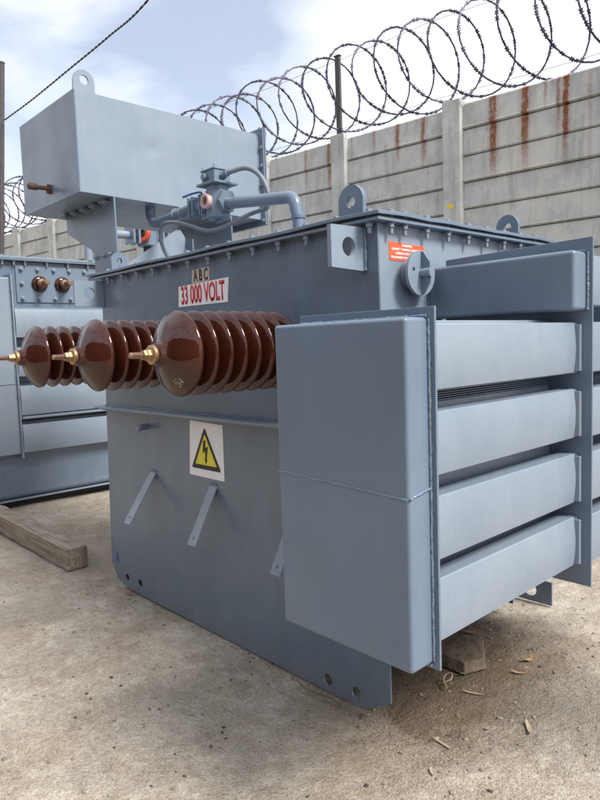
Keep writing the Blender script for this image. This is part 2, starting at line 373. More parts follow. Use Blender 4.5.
def smoothpath(pts, per=8):
    pts = [V(p) for p in pts]; P = [pts[0]] + pts + [pts[-1]]; outp = []
    for i in range(1, len(P) - 2):
        for k in range(per):
            t = k / per; a, b_, c, d = P[i - 1], P[i], P[i + 1], P[i + 2]
            outp.append(.5 * ((2 * b_) + (-a + c) * t + (2 * a - 5 * b_ + 4 * c - d) * t * t + (-a + 3 * b_ - 3 * c + d) * t ** 3))
    outp.append(pts[-1]); return outp
def circ(cx, cy, r, n=24): return [(cx + r * math.cos(2 * math.pi * k / n), cy + r * math.sin(2 * math.pi * k / n)) for k in range(n)]
def plate(bm, outline, holes, o, u, v, th, mi=0):
    """flat plate: 2-D outline with holes in the plane o + a*u + b*v, extruded by th along u x v"""
    o, u, v = V(o), V(u), V(v); w = u.cross(v).normalized() * th
    loops = [outline] + list(holes); polys = [[V((a, b_, 0)) for a, b_ in lp] for lp in loops]
    tris = tessellate_polygon(polys); flat = [p for lp in polys for p in lp]
    f0 = [bm.verts.new(o + u * p.x + v * p.y) for p in flat]; f1 = [bm.verts.new(o + u * p.x + v * p.y + w) for p in flat]
    for t in tris:
        for fs in (f0, f1):
            try: bm.faces.new([fs[i] for i in t]).material_index = mi
            except ValueError: pass
    k = 0
    for lp in loops:
        n = len(lp)
        for i in range(n):
            a, b_ = k + i, k + (i + 1) % n
            bm.faces.new((f0[a], f0[b_], f1[b_], f1[a])).material_index = mi
        k += n
    # merge the two triangulated faces into clean planar regions
    return bm
def text(name, body, m, parent, o, u, v, size, width=None, bold=0.0, align='CENTER', th=0.0006, shear=0):
    cu = bpy.data.curves.new(name, 'FONT'); cu.body = body; cu.size = size; cu.align_x = align; cu.align_y = 'CENTER'; cu.offset = bold; cu.extrude = 0
    t = bpy.data.objects.new(name, cu); COL.objects.link(t)
    bpy.context.view_layer.update()
    me0 = bpy.data.meshes.new_from_object(t.evaluated_get(bpy.context.evaluated_depsgraph_get()))
    bpy.data.objects.remove(t)
    bm = bmesh.new(); bm.from_mesh(me0); bpy.data.meshes.remove(me0)
    xs = [q.co.x for q in bm.verts]; w0 = max(xs) - min(xs); mxx = (max(xs) + min(xs)) / 2; k = (width / w0) if width else 1
    o, u, v = V(o), V(u), V(v); w = u.cross(v).normalized()
    r = bmesh.ops.extrude_face_region(bm, geom=bm.faces[:]); 
    for q in r['geom']:
        if isinstance(q, bmesh.types.BMVert): q.co.z += 1
    for q in bm.verts:
        x, y, z = q.co
        q.co = o + u * ((x - mxx) * k) + v * y + w * (z * th)
    return obj(name, bm, m, parent)
X_, Y_, Z_ = V((1, 0, 0)), V((0, 1, 0)), V((0, 0, 1))

# ------------------------------------------------------------ ground
def hgt(x, y):
    d = math.hypot(x + .5, y)
    k = 1.0 if d < 8 else 0.0
    q = max(0.0, 1 - max(abs(x + 1.0) - 1.1, 0) * 3) * max(0.0, 1 - max(abs(y - .62) - .66, 0) * 4)
    return -.010 * q + k * (.010 * (noise.noise(V((x * 1.3, y * 1.3, 0))) - .15) + .004 * noise.noise(V((x * 7, y * 7, 3)))) - .004
bm = bmesh.new()
def line(lo, a, b_, hi, n):
    pre = [lo, lo * .4 + a * .6, a * .93 + lo * .07]; post = [b_ * .93 + hi * .07, b_ * .6 + hi * .4, hi]
    return pre + [a + (b_ - a) * k / n for k in range(n + 1)] + post
gx = line(-150, -7, 2.5, 150, 190); gy = line(-150, -2.5, 4.5, 150, 140)
gv = [[bm.verts.new((x, y, hgt(x, y))) for y in gy] for x in gx]
for i in range(len(gx) - 1):
    for j in range(len(gy) - 1): bm.faces.new((gv[i][j], gv[i + 1][j], gv[i + 1][j + 1], gv[i][j + 1]))
g = obj('ground', bm, GROUND, smooth=True); g['kind'] = 'structure'

# ------------------------------------------------------------ precast wall
wall = thing('concrete_wall', 'tall grey precast concrete panel wall streaked with rust, topped with razor wire', 'wall', (WP.x, WP.y, 0))
TOP = 4.0; PH = .29
posts = [-5.9, -4.45, -3.0, -1.56, .18, 1.76, 3.1, 4.5, 5.95, 7.4, 8.82, 10.22, 11.6, 13.0, 14.4]
def wbox(bm, s0, s1, n0, n1, z0, z1, jit=0.0):
    vs = []
    for s in (s0, s1):
        for n_ in (n0, n1):
            for z in (z0, z1): vs.append(bm.verts.new(WP + WD * s + WN * n_ + Z_ * (z + (random.uniform(-jit, jit) if jit else 0))))
    for q in ((0, 1, 3, 2), (4, 6, 7, 5), (0, 4, 5, 1), (2, 3, 7, 6), (0, 2, 6, 4), (1, 5, 7, 3)): bm.faces.new([vs[i] for i in q])
for i, s in enumerate(posts):
    bm = bmesh.new(); wbox(bm, s - .11, s + .11, -.10, .085, 0, TOP + .035 + random.uniform(-.01, .015))
    obj('wall_post', bm, CONC, wall, bevel=.012)
    if i == 0: continue
    s0 = posts[i - 1] + .112; s1 = s - .112; bm = bmesh.new(); z = TOP + random.uniform(-.012, .008); k = 0
    while z > .02:
        zb = max(0, z - PH + random.uniform(-.004, .004)); t0 = random.uniform(-.006, .006)
        # lapped plank: its face leans out towards the bottom edge, which overhangs the next one
        pr = [(-.05, z - .004), (t0 - .012, z - .004), (t0 + .004, z - .02), (t0 + .022, zb + .028), (t0 + .022 if k % 2 else t0 + .03, zb + .016), (t0 + .004, zb + .004), (-.05, zb + .004)]
        vs0 = [bm.verts.new(WP + WD * s0 + WN * a + Z_ * b_) for a, b_ in pr]; vs1 = [bm.verts.new(WP + WD * s1 + WN * a + Z_ * b_) for a, b_ in pr]
        m_ = len(pr)
        for q in range(m_): bm.faces.new((vs0[q], vs0[(q + 1) % m_], vs1[(q + 1) % m_], vs1[q]))
        bm.faces.new(vs0); bm.faces.new(vs1[::-1]); z = zb; k += 1
    wbox(bm, s0, s1, -.09, -.056, 0, TOP - .05)
    obj('wall_panel', bm, CONC, wall)
bm = bmesh.new(); plate(bm, [(-.035, -.02), (.01, -.03), (.04, 0), (.03, .03), (-.01, .025), (-.04, .01)], [], WP + WD * .20 + WN * .0852 + Z_ * 2.89, -WD, Z_, .001)
obj('paint_spot', bm, mat('yellow_paint', (.75, .48, .05), .6), wall)

# building added out of view to shade the front faces and mirror in porcelain
opp = thing('blocker_building', 'added dark corrugated building behind the camera, out of view, shading the front faces', 'building', (-4, -7.4, 0))
BLOCKER_STEEL = mat('dark_blocker_steel', (0.085, 0.08, 0.075), .6, vary=.3, vscale=2)
bm = bmesh.new()
for k in range(120): box(bm, -16 + .2 * k, -16 + .2 * k + .1, -7.4, -7.35, 0, 4.4)
box(bm, -16, 8, -11, -7.401, 0, 4.4); obj('wall', bm, BLOCKER_STEEL, opp)
bm = bmesh.new(); plate(bm, [(-11.3, 4.4), (-7.1, 4.4), (-7.1, 4.5), (-11.3, 5.4)], [], (-16.2, 0, 0), Y_, Z_, 24.4); obj('blocker_roof', bm, BLOCKER_STEEL, opp)
for x in (-11, -4.5, 2):
    obj('blocker_door', B(x - 1.6, x + 1.6, -7.349, -7.30, 0, 3.2), PAINT_L if x < -8 else RUSTM, opp)
# razor wire coil
AX0 = WP + Z_ * 4.535 + WN * -.01
bm = bmesh.new(); pts = []; PIT = .36; s = -3.2; n_per = 26; ph = .6
steps = int((14.2 - s) / PIT * n_per); loc = []
for k in range(steps):
    a = 2 * math.pi * k / n_per + ph; ss = s + PIT * k / n_per + .20 * math.cos(a) + .012 * math.sin(a * .5 + 1.3) + .05 * math.sin(a * .137)
    rr = .478 + .018 * math.sin(a * .31) + .022 * math.sin(a * .47 + 1)
    sag = .02 * math.sin(ss * 1.1)
    p = AX0 + WD * ss + (WN * math.cos(a) + Z_ * math.sin(a)) * rr + Z_ * sag; pts.append(p)
tube(bm, pts, .0102, 5, caps=False)
for k in range(0, len(pts) - 1):
    for fr in (0.15, .65):
        p = pts[k].lerp(pts[k + 1], fr); d = (pts[k + 1] - pts[k]).normalized(); _, u, v = frame(d); sgn = random.choice((-1, 1))
        q = random.uniform(0, 3.14); e = u * math.cos(q) + v * math.sin(q); f_ = d.cross(e) * .002
        # double pointed barb strip clipped round the wire
        for side in (1, -1):
            a = [bm.verts.new(p + d * .014 * x + e * side * y * 1.15 + f_ * z) for x, y, z in ((-1.1, 0, 1), (1.1, 0, 1), (1.8, .023, 0), (0, .012, 0), (-1.8, .023, 0), (-1.1, 0, -1), (1.1, 0, -1))]
            bm.faces.new((a[0], a[1], a[2], a[3], a[4])); bm.faces.new((a[5], a[4], a[3], a[2], a[6]))
coil = obj('razor_wire_coil', bm, WIRE); tag(coil, 'long coil of dark barbed razor wire running along the top of the concrete wall', 'razor wire')
rail = thing('fence_post', 'thin dark brown steel post rising from the concrete wall top inside the razor wire', 'fence post', WP + WD * 1.76 + Z_ * 4.03)
bm = bmesh.new(); wbox(bm, 1.725, 1.795, .0, .04, 3.3 + .75, 5.0); obj('post_shaft', bm, BROWNP, rail, bevel=.003)
bm = bmesh.new(); wbox(bm, 1.715, 1.805, -.01, .05, 5.0, 5.012); obj('post_cap', bm, BROWNP, rail, bevel=.002)
p2 = thing('fence_post', 'short dark steel stake on the far left of the wall top inside the wire', 'fence post', WP + WD * 8.82 + Z_ * 4.03)
bm = bmesh.new(); wbox(bm, 8.79, 8.85, .0, .035, 4.05, 4.62); obj('post_shaft', bm, BROWNP, p2, bevel=.003)
bm = bmesh.new(); wbox(bm, 8.783, 8.857, -.006, .041, 4.62, 4.63); obj('post_cap', bm, BROWNP, p2, bevel=.002)
for (zz, sag, lab) in ((4.98, .05, 'upper thin strand of plain wire threading through the razor coil'), (4.12, .03, 'lower thin strand of plain wire just above the wall top')):
    bm = bmesh.new(); pp = [WP + WD * (-4 + 18 * k / 60) + WN * .035 + Z_ * (zz - sag * math.sin(math.pi * ((k % 15) / 15)) + .004 * math.sin(k)) for k in range(61)]
    tube(bm, pp, .0028, 5); o = obj('strand_wire', bm, WIRE); tag(o, lab, 'wire')

# pole and cable on the left
pole = thing('steel_pole', 'brown steel pole at the far left edge of the photo', 'pole', (-8.62, 1.46, 0))
bm = bmesh.new(); cyl(bm, (-8.60, 1.485, .012), (-8.09, 1.705, 5.40), .042, 20); obj('pole_shaft', bm, BROWNP, pole, smooth=True)
bm = bmesh.new(); lathe(bm, (-8.09, 1.705, 5.40), Z_, [(0, 0), (0, .047), (.015, .047), (.03, .02), (.03, 0)], 20); obj('pole_cap', bm, BROWNP, pole, smooth=True)
bm = bmesh.new(); box(bm, -8.74, -8.5, 1.34, 1.58, 0, .0125); obj('base_plate', bm, BROWNP, pole, bevel=.003)
cpts = smoothpath([(-8.08, 1.69, 4.64), (-7.1, 1.70, 4.635), (-6.05, 1.70, 4.65), (-4.95, 1.66, 4.63), (-4.0, 1.58, 4.6), (-2.43, 1.54, 4.9), (.5, 1.4, 5.7), (6, 1.2, 7.5)], 14)
bm = bmesh.new()
for phs in (0, math.pi):
    q = []
    for i, p in enumerate(cpts):
        for k in range(3):
            pt = cpts[i].lerp(cpts[min(i + 1, len(cpts) - 1)], k / 3); a = (i * 3 + k) * .9 + phs
            q.append(pt + V((0, math.cos(a), math.sin(a))) * .0055)
    tube(bm, q[:-3], .0058, 6)
tag(obj('overhead_cable', bm, CABLE, smooth=True), 'black twisted overhead cable crossing the sky above the oil tank', 'cable')

# ------------------------------------------------------------ main transformer
T = thing('power_transformer', 'large grey blue transformer with three brown insulators and a 33 000 VOLT sign', 'transformer', (-1.03, .58, 0), 'grey electrical transformers standing in the yard')
LX, TW = -2.07, 1.17
zt = 1.81
# tank shell behind the welded front and rear sheets
obj('tank', B(LX + .012, -.012, .0085, TW - .0085, .26, zt), PAINT, T, bevel=.006)
hole = lambda x, z, r: circ(x, z, r, 20)
bm = bmesh.new()
plate(bm, [(-2.153, .128), (-2.085, .035), (-1.98, .004), (-1.6, .0), (-.118, 0), (.011, .073), (.008, .9), (0, zt), (LX, zt)],
      [hole(-1.968, .068, .021), hole(-1.818, .070, .021), hole(-.314, .047, .025), hole(-.160, .050, .025)], (0, .008, 0), X_, Z_, .008)
obj('front_panel', bm, PAINT_D, T)
bm = bmesh.new()
plate(bm, [(-2.12, .24), (-2.1, .04), (-2.0, .0), (-1.7, .0), (-1.64, .24), (-.5, .24), (-.44, 0), (-.36, 0), (-.33, .1), (.0, .24), (0, zt), (LX, zt)], [hole(-1.9, .06, .02)], (0, TW, 0), X_, Z_, .008)
obj('rear_panel', bm, PAINT_D, T)
bm = bmesh.new(); plate(bm, [(-.3, 0), (-.05, 0), (-.05, .125), (-.3, .125)], [hole(-.17, .062, .035)], (0, 1.395, 0), X_, Z_, .01)
box(bm, -.30, -.288, 1.1705, 1.386, .05, .125); box(bm, -.30, -.15, 1.1705, 1.18, .05, .28); obj('base_lug', bm, PAINT, T, bevel=.002)
obj('hole_shade', B(-2.06, -1.68, .03, .05, .004, .262), GASKET_SHADE, T, bevel=.002)  # black backing added to paint the shade inside the left holes
obj('lit_side_panel', B(-.0115, -.004, .009, TW - .009, .262, zt - .0005), PAINT_L, T)  # thin sheet added, its lighter colour carries the light on this side
# stiffener ledge (angle iron) and its weld
bm = bmesh.new(); plate(bm, [(0, 0), (-.05, -.004), (-.05, -.014), (-.012, -.016), (0, -.03)], [], (-2.165, 0, 1.078), Y_, Z_, 1.0)
for q in bm.verts:
    if q.co.x > -1.5: q.co.x = .0
bmesh.ops.delete(bm, geom=[], context='VERTS'); obj('stiffener_ledge', bm, PAINT_L, T, bevel=.0015)
bm = bmesh.new(); pts = [(-2.1 + k * .02, -.004, 1.0795 + random.uniform(-.001, .001)) for k in range(105)]; tube(bm, pts, .006, 6, rad=[.0045 + random.uniform(0, .004) for _ in pts]); obj('weld_seam', bm, WELD, T, smooth=True)

# lid
LXL = LX - .12
obj('lid_flange', B(LXL + .01, .036, -.036, TW + .05, zt + .0005, zt + .012), PAINT, T, bevel=.003)
obj('gasket', B(LXL + .02, .03, -.03, TW + .04, zt + .0125, zt + .0185), GASKET_SHADE, T)
lid = bmesh.new(); nxl, nyl = 60, 34
# slightly wavy lid sheet
def lw(x, y): return .0035 * math.sin(x * 9.3) * math.sin(y * 7 + 1) + .003 * math.sin(y * 13 + x)
gt = []
for i in range(nxl + 1):
    row = []
    for j in range(nyl + 1):
        x = LXL + (.04 - LXL) * i / nxl; y = -.04 + (TW + .1) * j / nyl
        row.append((lid.verts.new((x, y, zt + .0195 + abs(lw(x, y)))), lid.verts.new((x, y, zt + .0325 + abs(lw(x, y))))))
    gt.append(row)
for i in range(nxl):
    for j in range(nyl):
        a, b_, c, d = gt[i][j], gt[i + 1][j], gt[i + 1][j + 1], gt[i][j + 1]
        lid.faces.new((a[1], b_[1], c[1], d[1])); lid.faces.new((a[0], d[0], c[0], b_[0]))
for i in range(nxl):
    for j in (0, nyl): a, b_ = gt[i][j], gt[i + 1][j]; lid.faces.new((a[0], b_[0], b_[1], a[1]))
for j in range(nyl):
    for i in (0, nxl): a, b_ = gt[i][j], gt[i][j + 1]; lid.faces.new((a[0], b_[0], b_[1], a[1]))
lido = obj('lid', lid, PAINT, T, bevel=.002)
# lid bolts
def bolt_bm(x, y):
    bm = bmesh.new(); p = V((x, y, 0))
    hexn(bm, p + Z_ * (zt + .037), Z_, .012, .009); cyl(bm, p + Z_ * (zt + .0335), p + Z_ * (zt + .0385), .015, 14)
    cyl(bm, p + Z_ * (zt - .003), p + Z_ * (zt), .015, 14); hexn(bm, p + Z_ * (zt - .016), Z_, .0125, .0128); cyl(bm, p + Z_ * (zt - .038), p + Z_ * (zt + .042), .0075, 12)
    return bm
yb, xb = -.0185, .0175
b0 = obj('lid_bolt', bolt_bm(-.02, yb), BOLT, T, bevel=.001, seg=1, at=(-.02, yb, zt))
for x in [-.175 - .1615 * k for k in range(12)]: dup(b0, (x + .02, 0, 0))
for y in [.053, .13] + [.262 + .137 * k for k in range(7)]: dup(b0, (xb + .02, y - yb, 0))
for x in [-.02 - .1615 * k for k in range(13)]: dup(b0, (x + .02, TW + .03 - yb, 0))
for y in [.12 + .16 * k for k in range(7)]: dup(b0, (LX - .06 + .02, y - yb, 0))
# lifting lugs on the lid
def arch(w, h, r, n=16): return [(-w, 0), (w, 0), (w, h - r)] + [(w * math.cos(a), h - r + w * math.sin(a)) for a in [math.pi * k / n for k in range(1, n)]] + [(-w, h - r)]
def lug(o, u, v=Z_, w=.062, h=.145, hr=.022, th=.018):
    bm = bmesh.new(); plate(bm, arch(w, h, w), [circ(0, h - w - .002, hr, 24)], o, u, v, th); return obj('lifting_lug', bm, PAINT, T)
lug((-.205, .11, zt + .034), X_); lug((-.118, 1.10, zt + .034), X_, h=.125, w=.056, th=.02); lug((-2.05, .10, zt + .034), Y_, w=.05, h=.125, hr=.017)
# jacking lugs on the front sheet
def jack(x):
    bm = bmesh.new(); plate(bm, [(-.172, 1.655), (-.001, 1.648), (-.001, 1.80), (-.172, 1.797)], [circ(-.085, 1.728, .033, 28)], (x, 0, 0), Y_, Z_, .018)
    j = obj('jacking_lug', bm, PAINT_L, T)
    bm = bmesh.new(); tube(bm, [(x + .021, -.004, 1.65 + .01 * k) for k in range(16)], .006, 6, rad=[.005 + random.uniform(0, .003) for _ in range(16)]); obj('weld_seam', bm, WELD, j, smooth=True)
jack(-.075); jack(-2.075)
# strap brackets on the lower front sheet
def strap(x, ztop, zend, yend):
    bm = bmesh.new(); d = V((0, yend, zend - ztop)); L_ = d.length; d.normalize(); u = X_; w = .03
    plate(bm, [(-w, 0), (w, 0), (w, L_), (-w, L_)], [circ(0, L_ - .035, .0075, 16)], (x, -.001, ztop), u, d, .006); o = obj('strap_bracket', bm, PAINT_L, T, bevel=.0008)
    bm = bmesh.new(); tube(bm, [(x - .028 + .007 * k, -.004, ztop + .004) for k in range(9)], .005, 6); obj('weld_seam', bm, WELD, o, smooth=True)
strap(-1.600, .745, .495, -.175); strap(-1.045, .745, .485, -.145); strap(-.455, .74, .485, -.14)
bm = bmesh.new(); cyl(bm, (-1.63, 0, .985), (-1.63, -.05, .985), .016, 18); lathe(bm, (-1.63, -.05, .985), -Y_, [(0, 0), (0, .019), (.016, .019), (.016, 0)], 18); obj('drain_plug', bm, PAINT, T, smooth=True)
bm = bmesh.new(); plate(bm, [(-.02, -.03), (.01, -.025), (.015, .01), (.003, .035), (-.01, .028), (-.018, .0)], [], (-2.075, -.0008, .165), X_, Z_, .0005); obj('paint_mark', bm, BLUE, T)

# tap switch cover: stub, round flange and handle fin on the right side of the tank
c0 = V((0, .178, 1.639))
bm = bmesh.new(); lathe(bm, c0, X_, [(0, 0), (0, .055), (.012, .05), (.012, .045), (.038, .045), (.038, 0)], 36); tc_ = obj('tap_switch_cover', bm, PAINT_L, T, smooth=True)
bm = bmesh.new(); plate(bm, circ(0, 0, .0805, 48), [circ(-.045, .012, .0075, 16)], c0 + X_ * .0385, Y_, Z_, .014); obj('round_flange', bm, PAINT_L, tc_, bevel=.0015)
bm = bmesh.new(); cyl(bm, c0 + X_ * .0525, c0 + X_ * .098, .017, 24); obj('hub', bm, PAINT_L, tc_, smooth=True)
bm = bmesh.new()
for sg in (1, -1):
    bm = bmesh.new(); plate(bm, [(.053, sg * .0165), (.09, sg * .0165), (.09, sg * .035), (.062, sg * .075), (.053, sg * .077)], [], c0 + Y_ * .004, X_, Z_, .006); obj('handle_fin', bm, PAINT, tc_, bevel=.0006)


# stickers
def sign(name, x0, z0, x1, z1, m, y=-.0006, th=.0012, parent=T, crn=None):
    bm = bmesh.new(); plate(bm, crn or [(x0, z0), (x1, z0), (x1, z1), (x0, z1)], [], (0, y, 0), X_, Z_, th); return obj(name, bm, m, parent)
s1 = sign('voltage_sign', 0, 0, 0, 0, WHITE, crn=[(-1.271, 1.600), (-.872, 1.598), (-.857, 1.706), (-1.262, 1.698)])
text('sign_lettering', '33 000 VOLT', RED, s1, (-1.066, -.0021, 1.649), X_, V((0, 0, 1)), .118, .355, .0035)
s2 = sign('phase_sign', 0, 0, 0, 0, CREAM, crn=[(-1.145, 1.703), (-1.003, 1.706), (-1.0, 1.768), (-1.142, 1.765)])
text('sign_lettering', 'A B C', PRINTBR, s2, (-1.072, -.0021, 1.734), X_, Z_, .072, .118, .002)
s3 = sign('hazard_sign', 0, 0, 0, 0, WHITE, crn=[(-1.245, .775), (-.956, .773), (-.952, 1.038), (-1.222, 1.046)])
tri = [(-1.212, .822), (-.99, .816), (-1.105, 1.016)]
def rtri(cx, cz, w, h, r, n=5):
    P = [V((cx - w / 2, cz)), V((cx + w / 2, cz)), V((cx, cz + h))]; o_ = []
    for i in range(3):
        a, b_, c = P[i - 1], P[i], P[(i + 1) % 3]; d0 = (a - b_).normalized(); d1 = (c - b_).normalized()
        for k in range(n + 1):
            t = k / n; p = (b_ + d0 * r) * (1 - t) ** 2 + b_ * 2 * t * (1 - t) + (b_ + d1 * r) * t ** 2; o_.append((p.x, p.y))
    return o_
bm = bmesh.new(); plate(bm, rtri(-1.100, .812, .246, .208, .016), [], (0, -.0019, 0), X_, Z_, .0004); obj('triangle_border', bm, BLACK, s3)
bm = bmesh.new(); plate(bm, rtri(-1.100, .8345, .178, .150, .006), [], (0, -.0024, 0), X_, Z_, .0004); obj('yellow_triangle', bm, YEL, s3)
bm = bmesh.new(); bz = [(-.016, .062), (.004, .062), (.0, .026), (.022, .034), (.006, -.032), (.014, -.030), (-.002, -.056), (-.012, -.024), (-.004, -.028), (-.006, .008), (-.026, -.002)]
plate(bm, [(-1.097 + a, .893 + b_) for a, b_ in bz], [], (0, -.0029, 0), X_, Z_, .0004); obj('lightning_bolt', bm, BLACK, s3)
bm = bmesh.new(); plate(bm, [(.066, 1.685), (.268, 1.688), (.270, 1.746), (.064, 1.752)], [], (-.0038, 0, 0), Y_, Z_, .0012); s4 = obj('warning_sticker', bm, ORG, T)
for k, (ln, w) in enumerate((('WARNING', .058), ("DON'T TAPING SWITCH", .172), ('OPERATED WHEN', .13), ('TRANSFORMER IS ON', .185))):
    text('sign_lettering', ln, WHITE, s4, (-.0024, .166, 1.7395 - k * .0145), Y_, Z_, .0125, w, .0004)

# bushings
def bushing():
    x, z = -.445, 1.381; o = V((x, 0, z)); ax = -Y_
    prof = [(0, 0), (0, .095), (.02, .095), (.02, .075)]
    rims = [.1065 + .0615 * k for k in range(7)]
    for t in rims:
        # disc: hollow underside towards the tank, convex glossy face towards the tip
        prof += [(t - .016, .056), (t - .011, .078), (t - .006, .12), (t - .002, .1435), (t + .001, .1478), (t + .0055, .1492), (t + .0095, .1478), (t + .014, .142), (t + .024, .116), (t + .032, .086), (t + .037, .057)]
    t = .5375
    prof += [(t - .014, .056), (t - .009, .082), (t - .005, .12), (t - .001, .1425), (t + .002, .1478), (t + .0065, .1492), (t + .012, .1478), (t + .019, .142), (t + .033, .126), (t + .048, .103), (t + .060, .078), (t + .068, .058), (t + .073, .046), (t + .078, .040), (t + .094, .038), (t + .097, .034), (t + .097, 0)]
    bm = bmesh.new(); lathe(bm, o, ax, prof, 72); b_ = obj('bushing', bm, PORC, T, smooth=True, at=(x, 0, z))
    b_.data.set_sharp_from_angle(angle=math.radians(75))
    bm = bmesh.new(); lathe(bm, o + ax * .6355, ax, [(0, 0), (0, .031), (.004, .033), (.014, .033), (.017, .028), (.017, 0)], 32); obj('brass_collar', bm, BRASS, b_, smooth=True)
    bm = bmesh.new(); hexn(bm, o + ax * .653, ax, .020, .013); hexn(bm, o + ax * .668, ax, .018, .012); cyl(bm, o + ax * .6525, o + ax * .654, .023, 20); cyl(bm, o + ax * .6661, o + ax * .668, .020, 20); obj('terminal_nut', bm, BRASS, b_, bevel=.0012)
    bm = bmesh.new(); prof2 = [(0, 0), (0, .0095)]
    for k in range(20): prof2 += [(.001 + k * .002, .0105), (.002 + k * .002, .0092)]
    prof2 += [(.044, .0105), (.048, .0085), (.048, 0)]
    lathe(bm, o + ax * .680, ax, prof2, 16); obj('terminal_stud', bm, STEEL, b_)
    return b_
bu = bushing()
dup(bu, (-.617, 0, 0)); dup(bu, (-1.245, 0, 0))
# faint maker's scribble on the nearest insulator
mk_m = mat('pale_ink', (.45, .40, .36), .4)
def onshed(a, r): # point on the outer cap of the first shed at angle a, radius r
    tab = [(.142, .5565), (.126, .5705), (.103, .5855), (.078, .5975)]
    for (r0, t0), (r1, t1) in zip(tab, tab[1:]):
        if r1 <= r <= r0:
            t = t0 + (t1 - t0) * (r0 - r) / (r0 - r1); break
    else: t = .5565
    return V((-.445 + r * math.cos(a), -t - .0008, 1.381 + r * math.sin(a)))
bm = bmesh.new()
for seq in ([(-.95, .118), (-.88, .124), (-.84, .116), (-.88, .106), (-.95, .105), (-.93, .112)], [(-.78, .104), (-.78, .122), (-.72, .112), (-.66, .121), (-.66, .103)], [(-.98, .098), (-.86, .097), (-.74, .098)]):
    tube(bm, smoothpath([onshed(a - .25, r) for a, r in seq], 4), .0009, 5)
mk = obj('maker_mark', bm, mk_m, bu); 

# radiator: front header box with its plate, tubes, middle header plate, upper duct, second bank
def rbox(name, x0, x1, y0, y1, z0, z1, par, bev=.012, m=PAINT):
    return obj(name, B(x0, x1, y0, y1, z0, z1), m, par, bevel=bev, seg=4)
RAD = [];
hb = rbox('radiator_header', .040, .519, -.525, -.434, .568, 1.456, T, .011)
obj('header_plate', B(.055, .537, -.433, -.425, .552, 1.482), PAINT, T, bevel=.001)
bm = bmesh.new()
def weld(bm, a, b_, r=.006, n=None, wob=.0018):
    a, b_ = V(a), V(b_); n = n or max(6, int((b_ - a).length / .012)); L_ = []
    for k in range(n + 1): L_.append(a.lerp(b_, k / n) + V([random.uniform(-wob, wob) for _ in range(3)]))
    tube(bm, L_, r, 6, rad=[r * random.uniform(.82, 1.15) for _ in L_])
zc = 1.016
weld(bm, (.045, -.5245, zc + .012), (.25, -.5245, zc + .006), .0032); weld(bm, (.25, -.5245, zc + .006), (.515, -.5245, zc - .004), .0036); weld(bm, (.5185, -.52, zc - .004), (.5185, -.44, zc + .012), .004)
weld(bm, (.5195, -.4345, .575), (.5195, -.4345, 1.452), .0052, 70, .0011); weld(bm, (.06, -.436, 1.458), (.515, -.436, 1.459), .005, 60, .0009)
weld(bm, (.06, -.436, .563), (.515, -.436, .563), .006)
obj('weld_seam', bm, WELD, hb, smooth=True)
levels = [(1.437, 1.276), (1.217, 1.059), (1.0, .839), (.784, .623)]
def tubebm(x0, x1, y0, y1, zt_, zb, bulge=.007):
    """flat oval cooling tube: bulging outer face, rounded shoulders"""
    zc_ = (zt_ + zb) / 2; hh = (zt_ - zb) / 2; prof = []
    n = 14
    for k in range(n + 1):
        a = -1 + 2 * k / n; prof.append((x1 - bulge * a * a, zc_ + hh * a))
    prof += [(x1 - bulge - .004, zt_ + .003), (x0 + .01, zt_ + .002), (x0, zt_ - .01), (x0, zb + .01), (x0 + .01, zb - .002), (x1 - bulge - .004, zb - .003)]
    bm = bmesh.new(); m_ = len(prof); ny = 10; rings = []
    for j in range(ny + 1):
        y = y0 + (y1 - y0) * j / ny
        rings.append([bm.verts.new((p[0], y, p[1])) for p in prof])
    for A, Bq in zip(rings, rings[1:]):
        for k in range(m_): bm.faces.new((A[k], A[(k + 1) % m_], Bq[(k + 1) % m_], Bq[k]))
    bm.faces.new(rings[0]); bm.faces.new(rings[-1][::-1]); return bm
def tube_part(x0, x1, y0, y1, zt_, zb, wl_=True):
    o = obj('cooling_tube', tubebm(x0, x1, y0, y1, zt_, zb), PAINT_L, T, smooth=True); o.data.set_sharp_from_angle(angle=math.radians(28))
    if wl_:
        bm = bmesh.new(); n = 12
        pts = [V((x1 - .007 * (-1 + 2 * k / n) ** 2 + .001, y1 - .005, zb + (zt_ - zb) * k / n)) for k in range(n + 1)]
        pts = [V((x1 - .03, y1 - .005, zb - .002))] + pts + [V((x1 - .03, y1 - .005, zt_ + .002))]
        tube(bm, [p + V([random.uniform(-.0012, .0012) for _ in range(3)]) for p in pts], .004, 6, rad=[random.uniform(.003, .0052) for _ in pts]); obj('weld_seam', bm, WELD, o, smooth=True)
    return o
YF = .378
for a, b_ in levels: tube_part(.455, .533, -.4245, YF - .001, a, b_)
for a, b_ in levels:                                   # second and third rows further in, a little lower
    tube_part(.375, .435, -.4245, YF - .001, a + (.048 if a < 1.2 else .012), b_ + .03, False)
    tube_part(.14, .205, -.4245, YF - .001, a + .012, b_ + .01, False)
bm = bmesh.new()
for k in range(10): box(bm, .34, .442, -.4245, YF - .001, 1.234 + k * .0062, 1.2365 + k * .0062)
box(bm, .342, .36, -.424, YF - .0012, 1.232, 1.295)
obj('cooling_fins', bm, PAINT, T)
for a, b_ in levels:
    obj('tube_collar', B(.50, .545, YF - .018, YF - .0005, b_ + .004, a - .004), PAINT_L, T, bevel=.002)
bm = bmesh.new(); plate(bm, [(.0005, .552), (.576, .552), (.578, 1.713), (.02, 1.700)], [], (0, YF + .008, 0), X_, Z_, .008); mp_o = obj('header_plate', bm, PAINT, T, bevel=.001)
dk = rbox('radiator_duct', .001, .560, .286, YF - .0005, 1.476, 1.667, T, .014)
